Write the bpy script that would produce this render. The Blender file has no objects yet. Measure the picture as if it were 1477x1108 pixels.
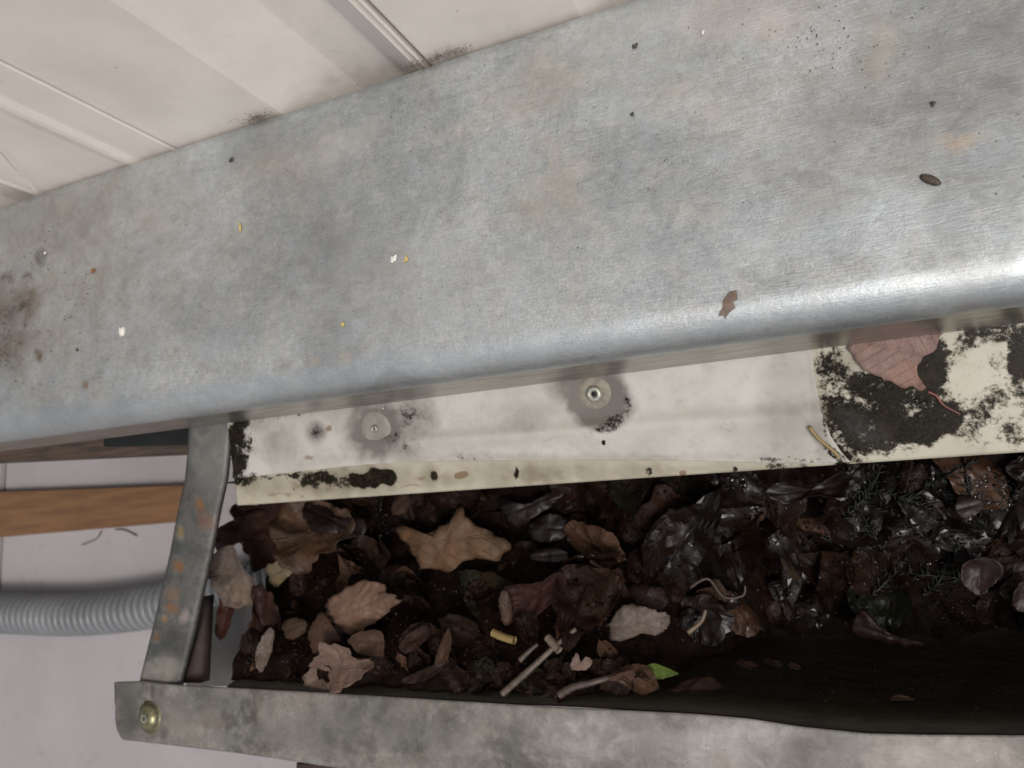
import bpy, bmesh, math, random
import numpy as np
from mathutils import Vector, Matrix, noise
from mathutils.bvhtree import BVHTree

random.seed(7)
rad = math.radians
S = bpy.context.scene
COL = S.collection

# ------------------------------------------------------------------ camera
# camera at the world origin; X runs along the gutter, Z is up, Y points at the wall
RM = Matrix(((0.91485564, 0.11690741, 0.3864865),
             (-0.06084055, 0.98615177, -0.15428257),
             (-0.39917112, 0.11763223, 0.90929922)))
FPX, CX, CY = 1051.2824, 738.5, 554.0
cam_d = bpy.data.cameras.new('camera')
cam = bpy.data.objects.new('camera', cam_d)
COL.objects.link(cam)
cam.matrix_world = RM.to_4x4()
cam_d.sensor_width = 36.0
cam_d.lens = 36.0 * FPX / 1477.0
cam_d.clip_start = 0.01
cam_d.clip_end = 500
cam_d.dof.use_dof = True
cam_d.dof.focus_distance = 0.50
cam_d.dof.aperture_fstop = 8.0
S.camera = cam

# ------------------------------------------------------------------ sky + sun
SUN_EL, SUN_AZ = rad(60), rad(128)          # azimuth clockwise from +Y: south-east
w = bpy.data.worlds.new('World'); S.world = w; w.use_nodes = True
nt = w.node_tree; nt.nodes.clear()
sky = nt.nodes.new('ShaderNodeTexSky'); sky.sky_type = 'NISHITA'; sky.sun_disc = False
sky.sun_elevation = SUN_EL; sky.sun_rotation = SUN_AZ
sky.air_density = 1.0; sky.dust_density = 4.0; sky.ozone_density = 1.0
hs = nt.nodes.new('ShaderNodeHueSaturation'); hs.inputs['Saturation'].default_value = 0.26
bg = nt.nodes.new('ShaderNodeBackground'); bg.inputs['Strength'].default_value = 0.12
wo = nt.nodes.new('ShaderNodeOutputWorld')
nt.links.new(sky.outputs[0], hs.inputs['Color']); nt.links.new(hs.outputs[0], bg.inputs[0])
nt.links.new(bg.outputs[0], wo.inputs[0])
sd = bpy.data.lights.new('sun', 'SUN'); sd.energy = 1.3; sd.angle = rad(14); sd.color = (1.0, 0.955, 0.90)
sun = bpy.data.objects.new('sun', sd); COL.objects.link(sun)
dirv = Vector((math.sin(SUN_AZ) * math.cos(SUN_EL), math.cos(SUN_AZ) * math.cos(SUN_EL), math.sin(SUN_EL)))
sun.rotation_euler = dirv.to_track_quat('Z', 'Y').to_euler()
sun.location = (0.4, -0.8, 3)

S.view_settings.view_transform = 'Standard'; S.view_settings.look = 'None'
S.view_settings.gamma = 1; S.view_settings.exposure = 0.0
S.view_settings.use_curve_mapping = False

# ------------------------------------------------------------------ measuring helpers
def ray(x, y):
    return RM @ Vector((x - CX, -(y - CY), -FPX))
def atz(x, y, z):
    r = ray(x, y); return r * (z / r.z)
def atplane(x, y, a, b):                    # plane z = a + b*Y
    r = ray(x, y); return r * (a / (r.z - b * r.y))
RMI = RM.transposed()
def proj(p):
    c = RMI @ Vector(p)
    return (CX + FPX * c.x / -c.z, CY - FPX * c.y / -c.z)
def lerp(a, b, t): return a + (b - a) * t
def poly(pts, x):
    if x <= pts[0][0]: return pts[0][1]
    for (x0, y0), (x1, y1) in zip(pts, pts[1:]):
        if x <= x1: return lerp(y0, y1, (x - x0) / (x1 - x0))
    return pts[-1][1]
def nz(x, y, z=0.0): return noise.noise(Vector((x, y, z)))

def tag(o, label=None, cat=None, group=None, kind=None):
    if label: o['label'] = label
    if cat: o['category'] = cat
    if group: o['group'] = group
    if kind: o['kind'] = kind
    return o
def empty(name, loc, label=None, cat=None, group=None):
    o = bpy.data.objects.new(name, None); COL.objects.link(o); o.location = loc
    o.empty_display_size = 0.02
    return tag(o, label, cat, group)
def link(name, me, mat=None, parent=None, smooth=True):
    o = bpy.data.objects.new(name, me); COL.objects.link(o)
    if mat: me.materials.append(mat) if not me.materials else None
    if smooth: me.shade_smooth()
    if parent:
        o.parent = parent
        if parent.location.length > 0 or True:
            o.matrix_parent_inverse = Matrix.Translation(parent.location).inverted()
    return o
def pydata(verts, faces):
    me = bpy.data.meshes.new('m'); me.from_pydata([tuple(v) for v in verts], [], faces); me.update(); return me
def grid_faces(nu, nv, closed=False, off=0):
    f = []
    for i in range(nu - 1):
        for j in range(nv - (0 if closed else 1)):
            k = (j + 1) % nv
            f.append((off + i * nv + j, off + (i + 1) * nv + j, off + (i + 1) * nv + k, off + i * nv + k))
    return f
def bevel_box(x0, x1, y0, y1, z0, z1, b=0.002, seg=2):
    bm = bmesh.new()
    bmesh.ops.create_cube(bm, size=1)
    for v in bm.verts:
        v.co = Vector((lerp(x0, x1, v.co.x + .5), lerp(y0, y1, v.co.y + .5), lerp(z0, z1, v.co.z + .5)))
    if b: bmesh.ops.bevel(bm, geom=bm.edges[:], offset=b, segments=seg, affect='EDGES')
    me = bpy.data.meshes.new('m'); bm.to_mesh(me); bm.free(); return me
def tube(pts, rads, n=8, caps=True):
    V, F = [], []
    pts = [Vector(p) for p in pts]
    up = Vector((0, 0, 1))
    for i, p in enumerate(pts):
        t = (pts[min(i + 1, len(pts) - 1)] - pts[max(i - 1, 0)]).normalized()
        a = t.cross(up)
        if a.length < 1e-3: a = Vector((1, 0, 0))
        a.normalize(); b = a.cross(t).normalized()
        r = rads[i] if isinstance(rads, (list, tuple)) else rads
        for k in range(n):
            th = 2 * math.pi * k / n
            V.append(p + (a * math.cos(th) + b * math.sin(th)) * r)
    F = grid_faces(len(pts), n, closed=True)
    if caps:
        F.append(tuple(range(n - 1, -1, -1))); F.append(tuple(range((len(pts) - 1) * n, len(pts) * n)))
    return V, F
def lathe(c, prof, n=24, axis=Vector((0, 0, 1))):
    # prof: list of (r, h)
    q = Vector((0, 0, 1)).rotation_difference(axis)
    V = []
    for r, h in prof:
        for k in range(n):
            th = 2 * math.pi * k / n
            V.append(Vector(c) + q @ Vector((r * math.cos(th), r * math.sin(th), h)))
    F = grid_faces(len(prof), n, closed=True)
    F.append(tuple(range(n))); F.append(tuple(range((len(prof) - 1) * n, len(prof) * n)))
    me = pydata(V, F)
    bm = bmesh.new(); bm.from_mesh(me); bmesh.ops.remove_doubles(bm, verts=bm.verts, dist=1e-6)
    bmesh.ops.recalc_face_normals(bm, faces=bm.faces); bm.to_mesh(me); bm.free()
    return me

# stain and tint painting: blobs are (px, py, rx, ry, angle deg, value, soft) measured on the photograph
def blob_val(x, y, b, warp=6.0, fr=0.05):
    bx, by, rx, ry, an, val = b[:6]; soft = b[6] if len(b) > 6 else 0.5
    wx = x + warp * nz(x * fr, y * fr, 1.3); wy = y + warp * nz(x * fr, y * fr, 7.7)
    dx, dy = wx - bx, wy - by
    if abs(dx) > 2.2 * max(rx, ry) or abs(dy) > 2.2 * max(rx, ry): return 0.0
    c, s = math.cos(rad(an)), math.sin(rad(an))
    u = (dx * c - dy * s) / rx; v = (dx * s + dy * c) / ry
    d = math.hypot(u, v)
    t = min(max((1 + soft - d) / (2 * soft), 0), 1)
    return val * t * t * (3 - 2 * t)
def set_float(me, name, vals):
    a = me.attributes.new(name, 'FLOAT', 'POINT'); a.data.foreach_set('value', np.asarray(vals, dtype=np.float32))
def set_color(me, name, cols):
    a = me.attributes.new(name, 'FLOAT_COLOR', 'POINT'); a.data.foreach_set('color', np.asarray(cols, dtype=np.float32).ravel())

# ------------------------------------------------------------------ material kit
class NT:
    def __init__(s, name):
        s.m = bpy.data.materials.new(name); s.m.use_nodes = True
        s.t = s.m.node_tree; s.b = s.t.nodes['Principled BSDF']
        s.tc = s.t.nodes.new('ShaderNodeTexCoord')
    def n(s, typ, **kw):
        o = s.t.nodes.new(typ)
        for k, v in kw.items(): setattr(o, k, v)
        return o
    def l(s, a, b): s.t.links.new(a, b)
    def co(s, scale=(1, 1, 1), src='Object'):
        mp = s.n('ShaderNodeMapping'); mp.inputs['Scale'].default_value = scale
        s.l(s.tc.outputs[src], mp.inputs['Vector']); return mp.outputs[0]
    def noise(s, sc, det=4, rough=0.55, vec=None, dist=0.0):
        o = s.n('ShaderNodeTexNoise'); o.inputs['Scale'].default_value = sc; o.inputs['Detail'].default_value = det
        o.inputs['Roughness'].default_value = rough; o.inputs['Distortion'].default_value = dist
        s.l(vec if vec is not None else s.tc.outputs['Object'], o.inputs['Vector']); return o.outputs['Fac']
    def math(s, op, a, b=None, c=None, clamp=False):
        o = s.n('ShaderNodeMath', operation=op, use_clamp=clamp)
        for i, v in enumerate((a, b, c)):
            if v is None: continue
            if isinstance(v, (int, float)): o.inputs[i].default_value = v
            else: s.l(v, o.inputs[i])
        return o.outputs[0]
    def rng(s, v, a, b, c=0.0, d=1.0, smooth=True):
        o = s.n('ShaderNodeMapRange'); o.interpolation_type = 'SMOOTHSTEP' if smooth else 'LINEAR'
        s.l(v, o.inputs[0])
        for i, q in enumerate((a, b, c, d)): o.inputs[i + 1].default_value = q
        return o.outputs[0]
    def mix(s, f, a, b, mode='MIX'):
        o = s.n('ShaderNodeMix', data_type='RGBA', blend_type=mode)
        for i, v in ((0, f), (6, a), (7, b)):
            if isinstance(v, (int, float)): o.inputs[i].default_value = v
            elif isinstance(v, tuple): o.inputs[i].default_value = (*v, 1) if len(v) == 3 else v
            else: s.l(v, o.inputs[i])
        return o.outputs[2]
    def attr(s, name, out='Fac'):
        o = s.n('ShaderNodeAttribute'); o.attribute_name = name; return o.outputs[out]
    def set(s, **kw):
        for k, v in kw.items():
            i = s.b.inputs[k.replace('_', ' ')]
            if isinstance(v, (int, float)): i.default_value = v
            elif isinstance(v, tuple): i.default_value = (*v, 1)
            else: s.l(v, i)
    def bump(s, h, strength=0.3, dist=0.001):
        o = s.n('ShaderNodeBump'); o.inputs['Strength'].default_value = strength; o.inputs['Distance'].default_value = dist
        s.l(h, o.inputs['Height']); s.l(o.outputs[0], s.b.inputs['Normal'])

def mat_galv(name, c1, c2, c3, metal=0.72, r0=0.34, r1=0.60, scale=1.0, tint=True, streak=0.5, polish=False):
    k = NT(name)
    big = k.noise(7 * scale, 4, 0.6, dist=0.6)
    mid = k.noise(38 * scale, 5, 0.65, dist=0.4)
    fine = k.noise(620, 4, 0.75)
    md_ = k.noise(170, 5, 0.75, dist=0.5)
    st = k.noise(60, 4, 0.7, vec=k.co((1.0, 14, 14)))
    st2 = k.noise(160, 3, 0.7, vec=k.co((7, 1.2, 5)))
    c = k.mix(k.rng(big, 0.36, 0.66), c1, c2)
    c = k.mix(k.math('MULTIPLY', k.rng(mid, 0.42, 0.70), 0.6), c, c3)
    dirty = k.noise(15 * scale, 6, 0.72, dist=1.2)
    c = k.mix(k.math('MULTIPLY', k.rng(dirty, 0.50, 0.78), 0.30), c, (0.25, 0.215, 0.175))
    grain = k.math('ADD', k.math('MULTIPLY', fine, 0.45), k.math('MULTIPLY', st, streak * 0.55))
    grain = k.math('ADD', grain, k.math('ADD', k.math('MULTIPLY', st2, 0.25), k.math('MULTIPLY', md_, 0.5)))
    mean_ = 0.5 * (0.45 + streak * 0.55 + 0.25 + 0.5)
    g = k.rng(grain, mean_ - 0.26, mean_ + 0.26, 0.56, 1.44, smooth=False)
    gc = k.n('ShaderNodeCombineColor'); [k.l(g, gc.inputs[i]) for i in range(3)]
    c = k.mix(1.0, c, gc.outputs[0], 'MULTIPLY')
    hu = k.noise(24, 5, 0.7, dist=0.7)
    c = k.mix(k.math('MULTIPLY', k.rng(hu, 0.52, 0.66), 0.26), c, (c2[0] * .88, c2[1] * .97, c2[2] * 1.06))
    c = k.mix(k.math('MULTIPLY', k.rng(hu, 0.46, 0.34), 0.32), c, (c2[0] * 1.02, c2[1] * .88, c2[2] * .76))
    if tint:
        a = k.n('ShaderNodeAttribute'); a.attribute_name = 'tint'
        br = k.math('MULTIPLY', a.outputs['Alpha'], k.rng(mid, 0.25, 0.75, 0.55, 1.25))
        c = k.mix(br, c, a.outputs['Color'])
    # tiny specks, dark and pale
    vo = k.n('ShaderNodeTexVoronoi'); vo.inputs['Scale'].default_value = 190
    k.l(k.tc.outputs['Object'], vo.inputs['Vector'])
    sp = k.math('MULTIPLY', k.rng(vo.outputs['Distance'], 0.10, 0.03), k.math('GREATER_THAN', k.noise(40, 2), 0.60))
    c = k.mix(k.math('MULTIPLY', sp, 0.75), c, (0.62, 0.60, 0.55))
    vo2 = k.n('ShaderNodeTexVoronoi'); vo2.inputs['Scale'].default_value = 120
    k.l(k.co((1, 1.4, 1)), vo2.inputs['Vector'])
    sp2 = k.math('MULTIPLY', k.rng(vo2.outputs['Distance'], 0.12, 0.05), k.math('GREATER_THAN', k.noise(23, 3), 0.62))
    c = k.mix(k.math('MULTIPLY', sp2, 0.6), c, (0.06, 0.045, 0.03))
    # hairline scratches
    sc = k.noise(30, 3, 0.6, vec=k.co((1.2, 30, 10)), dist=0.5)
    scm = k.math('MULTIPLY', k.math('ADD', k.rng(sc, 0.655, 0.70), k.math('MULTIPLY', k.rng(k.noise(34, 3, .6, vec=k.co((22, 3, 10)), dist=1.2), .67, .70), .7)), 0.30 if polish else 0.07, None, True)
    c = k.mix(scm, c, (0.7, 0.7, 0.7))
    k.set(Base_Color=c, Metallic=metal, Roughness=k.rng(k.math('ADD', k.math('MULTIPLY', mid, .6), k.math('MULTIPLY', fine, .4)), 0.3, 0.7, r0, r1))
    spn = k.n('ShaderNodeTexVoronoi'); spn.inputs['Scale'].default_value = 95
    k.l(k.co((1, 1.3, 1)), spn.inputs['Vector'])
    sx_ = k.n('ShaderNodeSeparateColor'); k.l(spn.outputs['Color'], sx_.inputs[0])
    sg = k.math('MULTIPLY', k.math('SUBTRACT', sx_.outputs[0], .5), k.rng(mid, .35, .65, .03, .16))
    sgc = k.n('ShaderNodeCombineColor'); sv = k.math('ADD', 1.0, sg); [k.l(sv, sgc.inputs[q]) for q in range(3)]
    c = k.mix(1.0, c, sgc.outputs[0], 'MULTIPLY'); k.l(c, k.b.inputs['Base Color'])
    if polish:
        po = k.attr('polish')
        k.l(k.math('ADD', metal, k.math('MULTIPLY', po, 0.80 - metal)), k.b.inputs['Metallic'])
        ro = k.rng(k.math('ADD', k.math('MULTIPLY', mid, .6), k.math('MULTIPLY', fine, .4)), 0.3, 0.7, r0, r1)
        k.l(k.math('MULTIPLY', ro, k.math('SUBTRACT', 1.0, k.math('MULTIPLY', po, 0.08))), k.b.inputs['Roughness'])
        k.l(k.mix(k.math('MULTIPLY', po, .5), c, (.50, .525, .535)), k.b.inputs['Base Color'])
    k.bump(k.math('ADD', k.math('MULTIPLY', fine, 0.8), k.math('ADD', st, k.math('ADD', md_, k.math('MULTIPLY', mid, 2.0)))), 0.35, 0.0006)
    return k.m
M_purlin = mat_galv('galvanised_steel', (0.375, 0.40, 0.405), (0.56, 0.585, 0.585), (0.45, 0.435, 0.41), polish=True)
M_flange = mat_galv('galvanised_flange', (0.09, 0.081, 0.070), (0.21, 0.192, 0.17), (0.29, 0.268, 0.24), metal=0.25, r0=0.5, r1=0.75, scale=2.2, streak=0.15)
M_strap = mat_galv('galvanised_strap', (0.065, 0.065, 0.06), (0.115, 0.112, 0.102), (0.05, 0.05, 0.047), metal=0.35, r0=0.45, r1=0.7, scale=2.5, streak=0.2)

def mat_simple(name, c, c2=None, rough=0.6, sc=30, metal=0.0, bump=0.1, bd=0.001, spec=0.5, coat=0.0, stretch=(1, 1, 1)):
    k = NT(name); c2 = c2 or tuple(v * 0.75 for v in c)
    n1 = k.noise(sc, 5, 0.6, vec=k.co(stretch))
    k.set(Base_Color=k.mix(k.rng(n1, 0.3, 0.7), c, c2), Roughness=rough, Metallic=metal)
    k.b.inputs['Specular IOR Level'].default_value = spec
    k.b.inputs['Coat Weight'].default_value = coat; k.b.inputs['Coat Roughness'].default_value = 0.08
    k.bump(n1, bump, bd)
    return k.m
def mat_wall():
    k = NT('painted_panel')
    n1 = k.noise(9, 5, 0.6); n2 = k.noise(90, 4, 0.6)
    c = k.mix(k.rng(n1, 0.35, 0.7), (0.78, 0.715, 0.655), (0.67, 0.61, 0.56))
    c = k.mix(k.math('MULTIPLY', k.rng(n2, 0.60, 0.8), 0.25), c, (0.36, 0.31, 0.26))
    vo = k.n('ShaderNodeTexVoronoi'); vo.inputs['Scale'].default_value = 55
    k.l(k.tc.outputs['Object'], vo.inputs['Vector'])
    sp = k.math('MULTIPLY', k.rng(vo.outputs['Distance'], 0.07, 0.03), k.math('GREATER_THAN', k.noise(20, 2), 0.56))
    c = k.mix(k.math('MULTIPLY', sp, 0.6), c, (0.15, 0.12, 0.10))
    # splash dirt rising from the beam
    sx = k.n('ShaderNodeSeparateXYZ'); k.l(k.tc.outputs['Object'], sx.inputs[0])
    low = k.rng(k.math('ADD', sx.outputs['Z'], k.math('MULTIPLY', n1, 0.05)), -0.435, -0.395, 1, 0)
    c = k.mix(k.math('MULTIPLY', low, k.rng(n2, 0.35, 0.8, 0.0, 0.22)), c, (0.30, 0.26, 0.22))
    k.set(Base_Color=c, Roughness=0.42); k.bump(n2, 0.06, 0.0008)
    return k.m
M_wall = mat_wall()
def mat_sheet(name, base, base2, stain):
    k = NT(name)
    n1 = k.noise(14, 5, 0.6); n2 = k.noise(60, 6, 0.7); n3 = k.noise(330, 5, 0.75); n4 = k.rng(k.noise(420, 5, 0.75), .38, .68)
    c = k.mix(k.rng(n1, 0.35, 0.68), base, base2)
    c = k.mix(k.math('MULTIPLY', k.rng(k.noise(210, 4, .8), .60, .74), .35), c, tuple(v * .4 for v in stain))
    c = k.mix(k.math('MULTIPLY', k.rng(n2, 0.48, 0.72), 0.5), c, stain)
    soft = k.attr('stain')
    sf = k.math('MULTIPLY', soft, k.rng(n2, 0.2, 0.75, 0.55, 1.15), clamp=True)
    c = k.mix(sf, c, tuple(v * 0.42 for v in stain))
    rust = k.attr('rust')
    rf = k.rng(k.math('ADD', rust, k.math('MULTIPLY', k.math('SUBTRACT', n2, 0.5), 0.7)), 0.35, 0.6)
    c = k.mix(k.math('MULTIPLY', rf, .8), c, (0.15, 0.085, 0.035))
    d = k.attr('mould')
    nn = k.math('ADD', k.math('MULTIPLY', k.math('SUBTRACT', n3, 0.5), 1.3), k.math('MULTIPLY', k.math('SUBTRACT', n2, 0.5), 1.5))
    df = k.rng(k.math('ADD', d, nn), 0.31, 0.67)
    wet = k.attr('wet')
    mc = k.mix(n4, (0.004, 0.0035, 0.002), (0.024, 0.017, 0.010)); mc = k.mix(k.math('MULTIPLY', k.rng(n2, .5, .68), .5), mc, (.035, .026, .016))
    c = k.mix(df, c, mc)
    k.set(Base_Color=c, Roughness=k.math('SUBTRACT', k.rng(n2, 0.3, 0.7, 0.35, 0.5), k.math('MULTIPLY', df, 0.12)))
    k.l(k.math('SUBTRACT', 0.5, k.math('MULTIPLY', df, 0.42)), k.b.inputs['Specular IOR Level'])
    k.l(wet, k.b.inputs['Coat Weight']); k.b.inputs['Coat Roughness'].default_value = 0.22; k.b.inputs['Coat IOR'].default_value = 1.5
    k.bump(k.math('ADD', k.math('MULTIPLY', n3, 0.25), k.math('MULTIPLY', df, 0.5)), 0.35, 0.0008)
    return k.m
M_white = mat_sheet('white_flashing_paint', (0.53, 0.505, 0.455), (0.41, 0.385, 0.34), (0.36, 0.32, 0.28))
M_cream = mat_sheet('cream_sheet_paint', (0.44, 0.405, 0.32), (0.37, 0.335, 0.26), (0.36, 0.29, 0.18))
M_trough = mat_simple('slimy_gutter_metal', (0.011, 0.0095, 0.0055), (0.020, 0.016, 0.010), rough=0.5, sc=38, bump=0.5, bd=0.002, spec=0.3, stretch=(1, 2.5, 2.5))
def mat_floor():
    k = NT('pale_painted_floor')
    n1 = k.noise(3, 5, 0.6); n2 = k.noise(26, 6, 0.7)
    c = k.mix(k.rng(n1, 0.35, 0.65), (0.32, 0.292, 0.298), (0.365, 0.333, 0.338))
    c = k.mix(k.math('MULTIPLY', k.rng(n2, 0.55, 0.8), 0.4), c, (0.16, 0.14, 0.13))
    k.set(Base_Color=c, Roughness=0.6); k.bump(n2, 0.1, 0.001); return k.m
M_floor = mat_floor()
M_batten = mat_simple('brown_timber', (0.20, 0.100, 0.042), (0.13, 0.064, 0.027), rough=0.6, sc=22, stretch=(0.5, 6, 6), bump=0.3)
M_beam = mat_simple('weathered_timber', (0.10, 0.062, 0.042), (0.035, 0.026, 0.022), rough=0.75, sc=30, stretch=(0.6, 7, 7), bump=0.5)
M_teal = mat_simple('dark_steel', (0.022, 0.025, 0.024), (0.016, 0.017, 0.017), rough=0.5, metal=0.3)
M_conduit = mat_simple('grey_pvc', (0.185, 0.192, 0.20), (0.145, 0.15, 0.157), rough=0.38, sc=14, bump=0.05)
M_brass = mat_simple('yellow_zinc', (0.24, 0.22, 0.12), (0.12, 0.11, 0.075), rough=0.38, sc=160, metal=0.7, bump=0.3)
M_screw = mat_simple('dull_zinc', (0.48, 0.47, 0.42), (0.30, 0.28, 0.24), rough=0.4, sc=200, metal=0.6, bump=0.3)
M_washer = mat_simple('grimy_washer', (0.27, 0.24, 0.19), (0.17, 0.145, 0.115), rough=0.55, sc=150, bump=0.4)
M_black = mat_simple('black_gap', (0.012, 0.011, 0.010), rough=0.8)
M_iron = mat_simple('dark_rusty_iron', (0.045, 0.022, 0.016), (0.02, 0.012, 0.01), rough=0.7, sc=80, bump=0.5)
M_guano = mat_simple('white_droppings', (0.78, 0.76, 0.70), (0.60, 0.58, 0.52), rough=0.8, sc=300)
M_seed = mat_simple('brown_seed', (0.085, 0.06, 0.045), (0.04, 0.03, 0.022), rough=0.6, sc=400)
M_yellow = mat_simple('yellow_bits', (0.60, 0.46, 0.14), (0.45, 0.33, 0.10), rough=0.6, sc=300)
M_flake = mat_simple('brown_flake', (0.20, 0.145, 0.11), (0.13, 0.09, 0.07), rough=0.7, sc=200)
M_web = mat_simple('cobweb_fibre', (0.22, 0.18, 0.15), rough=0.8)
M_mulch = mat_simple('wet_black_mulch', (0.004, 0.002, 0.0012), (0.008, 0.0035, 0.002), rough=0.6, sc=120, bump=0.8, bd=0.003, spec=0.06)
M_crumb = mat_simple('mulch_crumbs', (0.016, 0.008, 0.004), (0.006, 0.0035, 0.002), rough=0.5, sc=60, spec=0.15)
M_moss = mat_simple('wet_sprig', (0.004, 0.0045, 0.0025), (0.007, 0.007, 0.004), rough=0.4, sc=70, spec=0.22)
M_twig = mat_simple('wet_twig', (0.075, 0.05, 0.038), (0.04, 0.027, 0.02), rough=0.5, sc=140, bump=0.5)
M_redtwig = mat_simple('red_stalk', (0.20, 0.06, 0.04), (0.12, 0.035, 0.025), rough=0.4, sc=140)
def mat_water(name='water'):
    k = NT(name); k.set(Base_Color=(1.0, 1.0, 1.0), Roughness=0.02, IOR=1.33)
    k.b.inputs['Transmission Weight'].default_value = 1.0; return k.m
M_water = mat_water()

def mat_leaf(name, col, wet=0.35, rough=0.5, mottle=0.5, rnd=False, coat=.2, veins=.30):
    k = NT(name)
    uv = k.n('ShaderNodeUVMap'); sx = k.n('ShaderNodeSeparateXYZ'); k.l(uv.outputs[0], sx.inputs[0])
    u, v = sx.outputs[0], k.math('SUBTRACT', sx.outputs[1], 0.5)
    av = k.math('ABSOLUTE', v)
    rib = k.rng(av, 0.018, 0.004)
    ph = k.math('FRACT', k.math('MULTIPLY', k.math('SUBTRACT', u, k.math('MULTIPLY', av, 0.75)), 7.0))
    side = k.rng(k.math('ABSOLUTE', k.math('SUBTRACT', ph, 0.5)), 0.075, 0.02)
    vein = k.math('MAXIMUM', rib, k.math('MULTIPLY', side, 0.6))
    n1 = k.noise(30, 5, 0.65, dist=0.8); n2 = k.noise(130, 5, 0.7); n3 = k.noise(600, 3, 0.6)
    c0 = tuple(col); dk = tuple(x * 0.38 for x in col)
    c = k.mix(k.math('MULTIPLY', k.rng(n1, 0.40, 0.62), mottle), c0, dk)
    c = k.mix(k.math('MULTIPLY', k.rng(n2, 0.50, 0.75), 0.45), c, tuple(x * 0.55 for x in col))
    c = k.mix(k.math('MULTIPLY', k.math('MULTIPLY', vein, k.rng(n1, .3, .7, .25, 1.0)), veins), c, tuple(x * 0.45 for x in col))
    if rnd:
        oi = k.n('ShaderNodeObjectInfo'); r = oi.outputs['Random']
        c = k.mix(k.rng(r, 0.0, 1.0, 0, 0.8, False), c, tuple(x * 0.35 for x in col))
        r2 = k.math('FRACT', k.math('MULTIPLY', r, 7.31))
        c = k.mix(k.math('MULTIPLY', k.math('GREATER_THAN', r2, 0.84), 0.8), c, (0.075, 0.038, 0.022))
        c = k.mix(k.math('MULTIPLY', k.math('LESS_THAN', r2, 0.12), 0.7), c, (0.012, 0.014, 0.007))
    vn = k.n('ShaderNodeTexVoronoi', feature='DISTANCE_TO_EDGE'); vn.inputs['Scale'].default_value = 260
    k.l(k.tc.outputs['Object'], vn.inputs['Vector']); net = k.rng(vn.outputs['Distance'], 0.10, 0.02)
    c = k.mix(k.math('MULTIPLY', net, .22), c, dk)
    sp_ = k.noise(75, 4, .8, dist=1.5)
    c = k.mix(k.math('MULTIPLY', k.rng(sp_, .56, .66), .65), c, tuple(x * .28 for x in col))
    c = k.mix(k.math('MULTIPLY', k.rng(k.noise(22, 3, .6), .52, .62), .45), c, (col[0] * 1.25, col[1] * 1.05, col[2] * .85))
    if not rnd:
        ed = k.rng(k.math('ADD', k.math('MAXIMUM', k.math('MULTIPLY', av, 2.0), k.math('ABSOLUTE', k.math('SUBTRACT', k.math('MULTIPLY', u, 2.0), 1.0))), k.math('MULTIPLY', n2, .6)), .95, 1.3)
        c = k.mix(k.math('MULTIPLY', ed, .55), c, (col[0] * .32, col[1] * .26, col[2] * .22))
    k.set(Base_Color=c, Roughness=k.rng(n2, 0.3, 0.7, rough - 0.12, rough + 0.15))
    k.b.inputs['Specular IOR Level'].default_value = 0.15 if (rnd or max(col) < .06) else 0.3
    k.b.inputs['Coat Weight'].default_value = wet; k.b.inputs['Coat Roughness'].default_value = coat; k.b.inputs['Coat IOR'].default_value = 1.4
    k.bump(k.math('ADD', k.math('MULTIPLY', vein, 0.8), k.math('ADD', k.math('MULTIPLY', n2, 0.8), k.math('MULTIPLY', n1, 1.5))), 0.6, 0.0016)
    return k.m

# ------------------------------------------------------------------ the setting
FZ = -0.86
def plain(name, me, mat): return tag(link(name, me, mat, smooth=False), kind='structure')
xs_ = atz(2, 760, FZ).x
fl1 = bevel_box(xs_ + 0.004, 3.5, -3.0, 0.36, FZ - 0.08, FZ, 0.003)
fl2 = bevel_box(-5.0, xs_ - 0.004, -3.0, 0.36, FZ - 0.08, FZ, 0.003)
floor = plain('floor', fl1, M_floor)
link('floor_slab', fl2, M_floor, floor, smooth=False)
link('joint', bevel_box(xs_ - 0.004, xs_ + 0.004, -3.0, 0.36, FZ - 0.07, FZ - 0.02, 0), M_black, floor, smooth=False)
gm = pydata([(-150, -150, -1.2), (150, -150, -1.2), (150, 150, -1.2), (-150, 150, -1.2)], [(0, 1, 2, 3)])
plain('ground', gm, mat_simple('grey_ground', (0.20, 0.19, 0.175), (0.14, 0.13, 0.12), rough=0.9, sc=4))

# ribbed wall
WY = 0.3332
wall = empty('panel_wall', (-0.3, WY, FZ), 'off white ribbed metal wall cladding above the galvanised beam', 'wall')
def panel(prof, z0=FZ + 0.002, z1=0.9):
    t = 0.0012
    # refine profile
    P = []
    for (a, b), (c, d) in zip(prof, prof[1:]):
        n = 3
        for i in range(n): P.append((lerp(a, c, i / n), lerp(b, d, i / n)))
    P.append(prof[-1])
    zs = [z0, -0.46, -0.4, -0.3, -0.2, 0.0, 0.4, z1]
    V = []
    for z in zs:
        for (x, y) in P: V.append((x, WY + y, z))
    me = pydata(V, grid_faces(len(zs), len(P)))
    return me
def rib_prof(x0, x1):
    return [(x0 + .0015, .0195), (x0 + .0015, .001), (x0 + .003, 0), (x0 + .1235, 0), (x0 + .187, .019), (x0 + .191, .0192), (x0 + .226, .0192), (x0 + .229, .0188), (x1 - .010, 0.0005), (x1 - .0085, .004), (x1 - .006, .004), (x1 - .0045, 0.0), (x1 - .0025, .0006), (x1 - .0015, .0195)]
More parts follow.
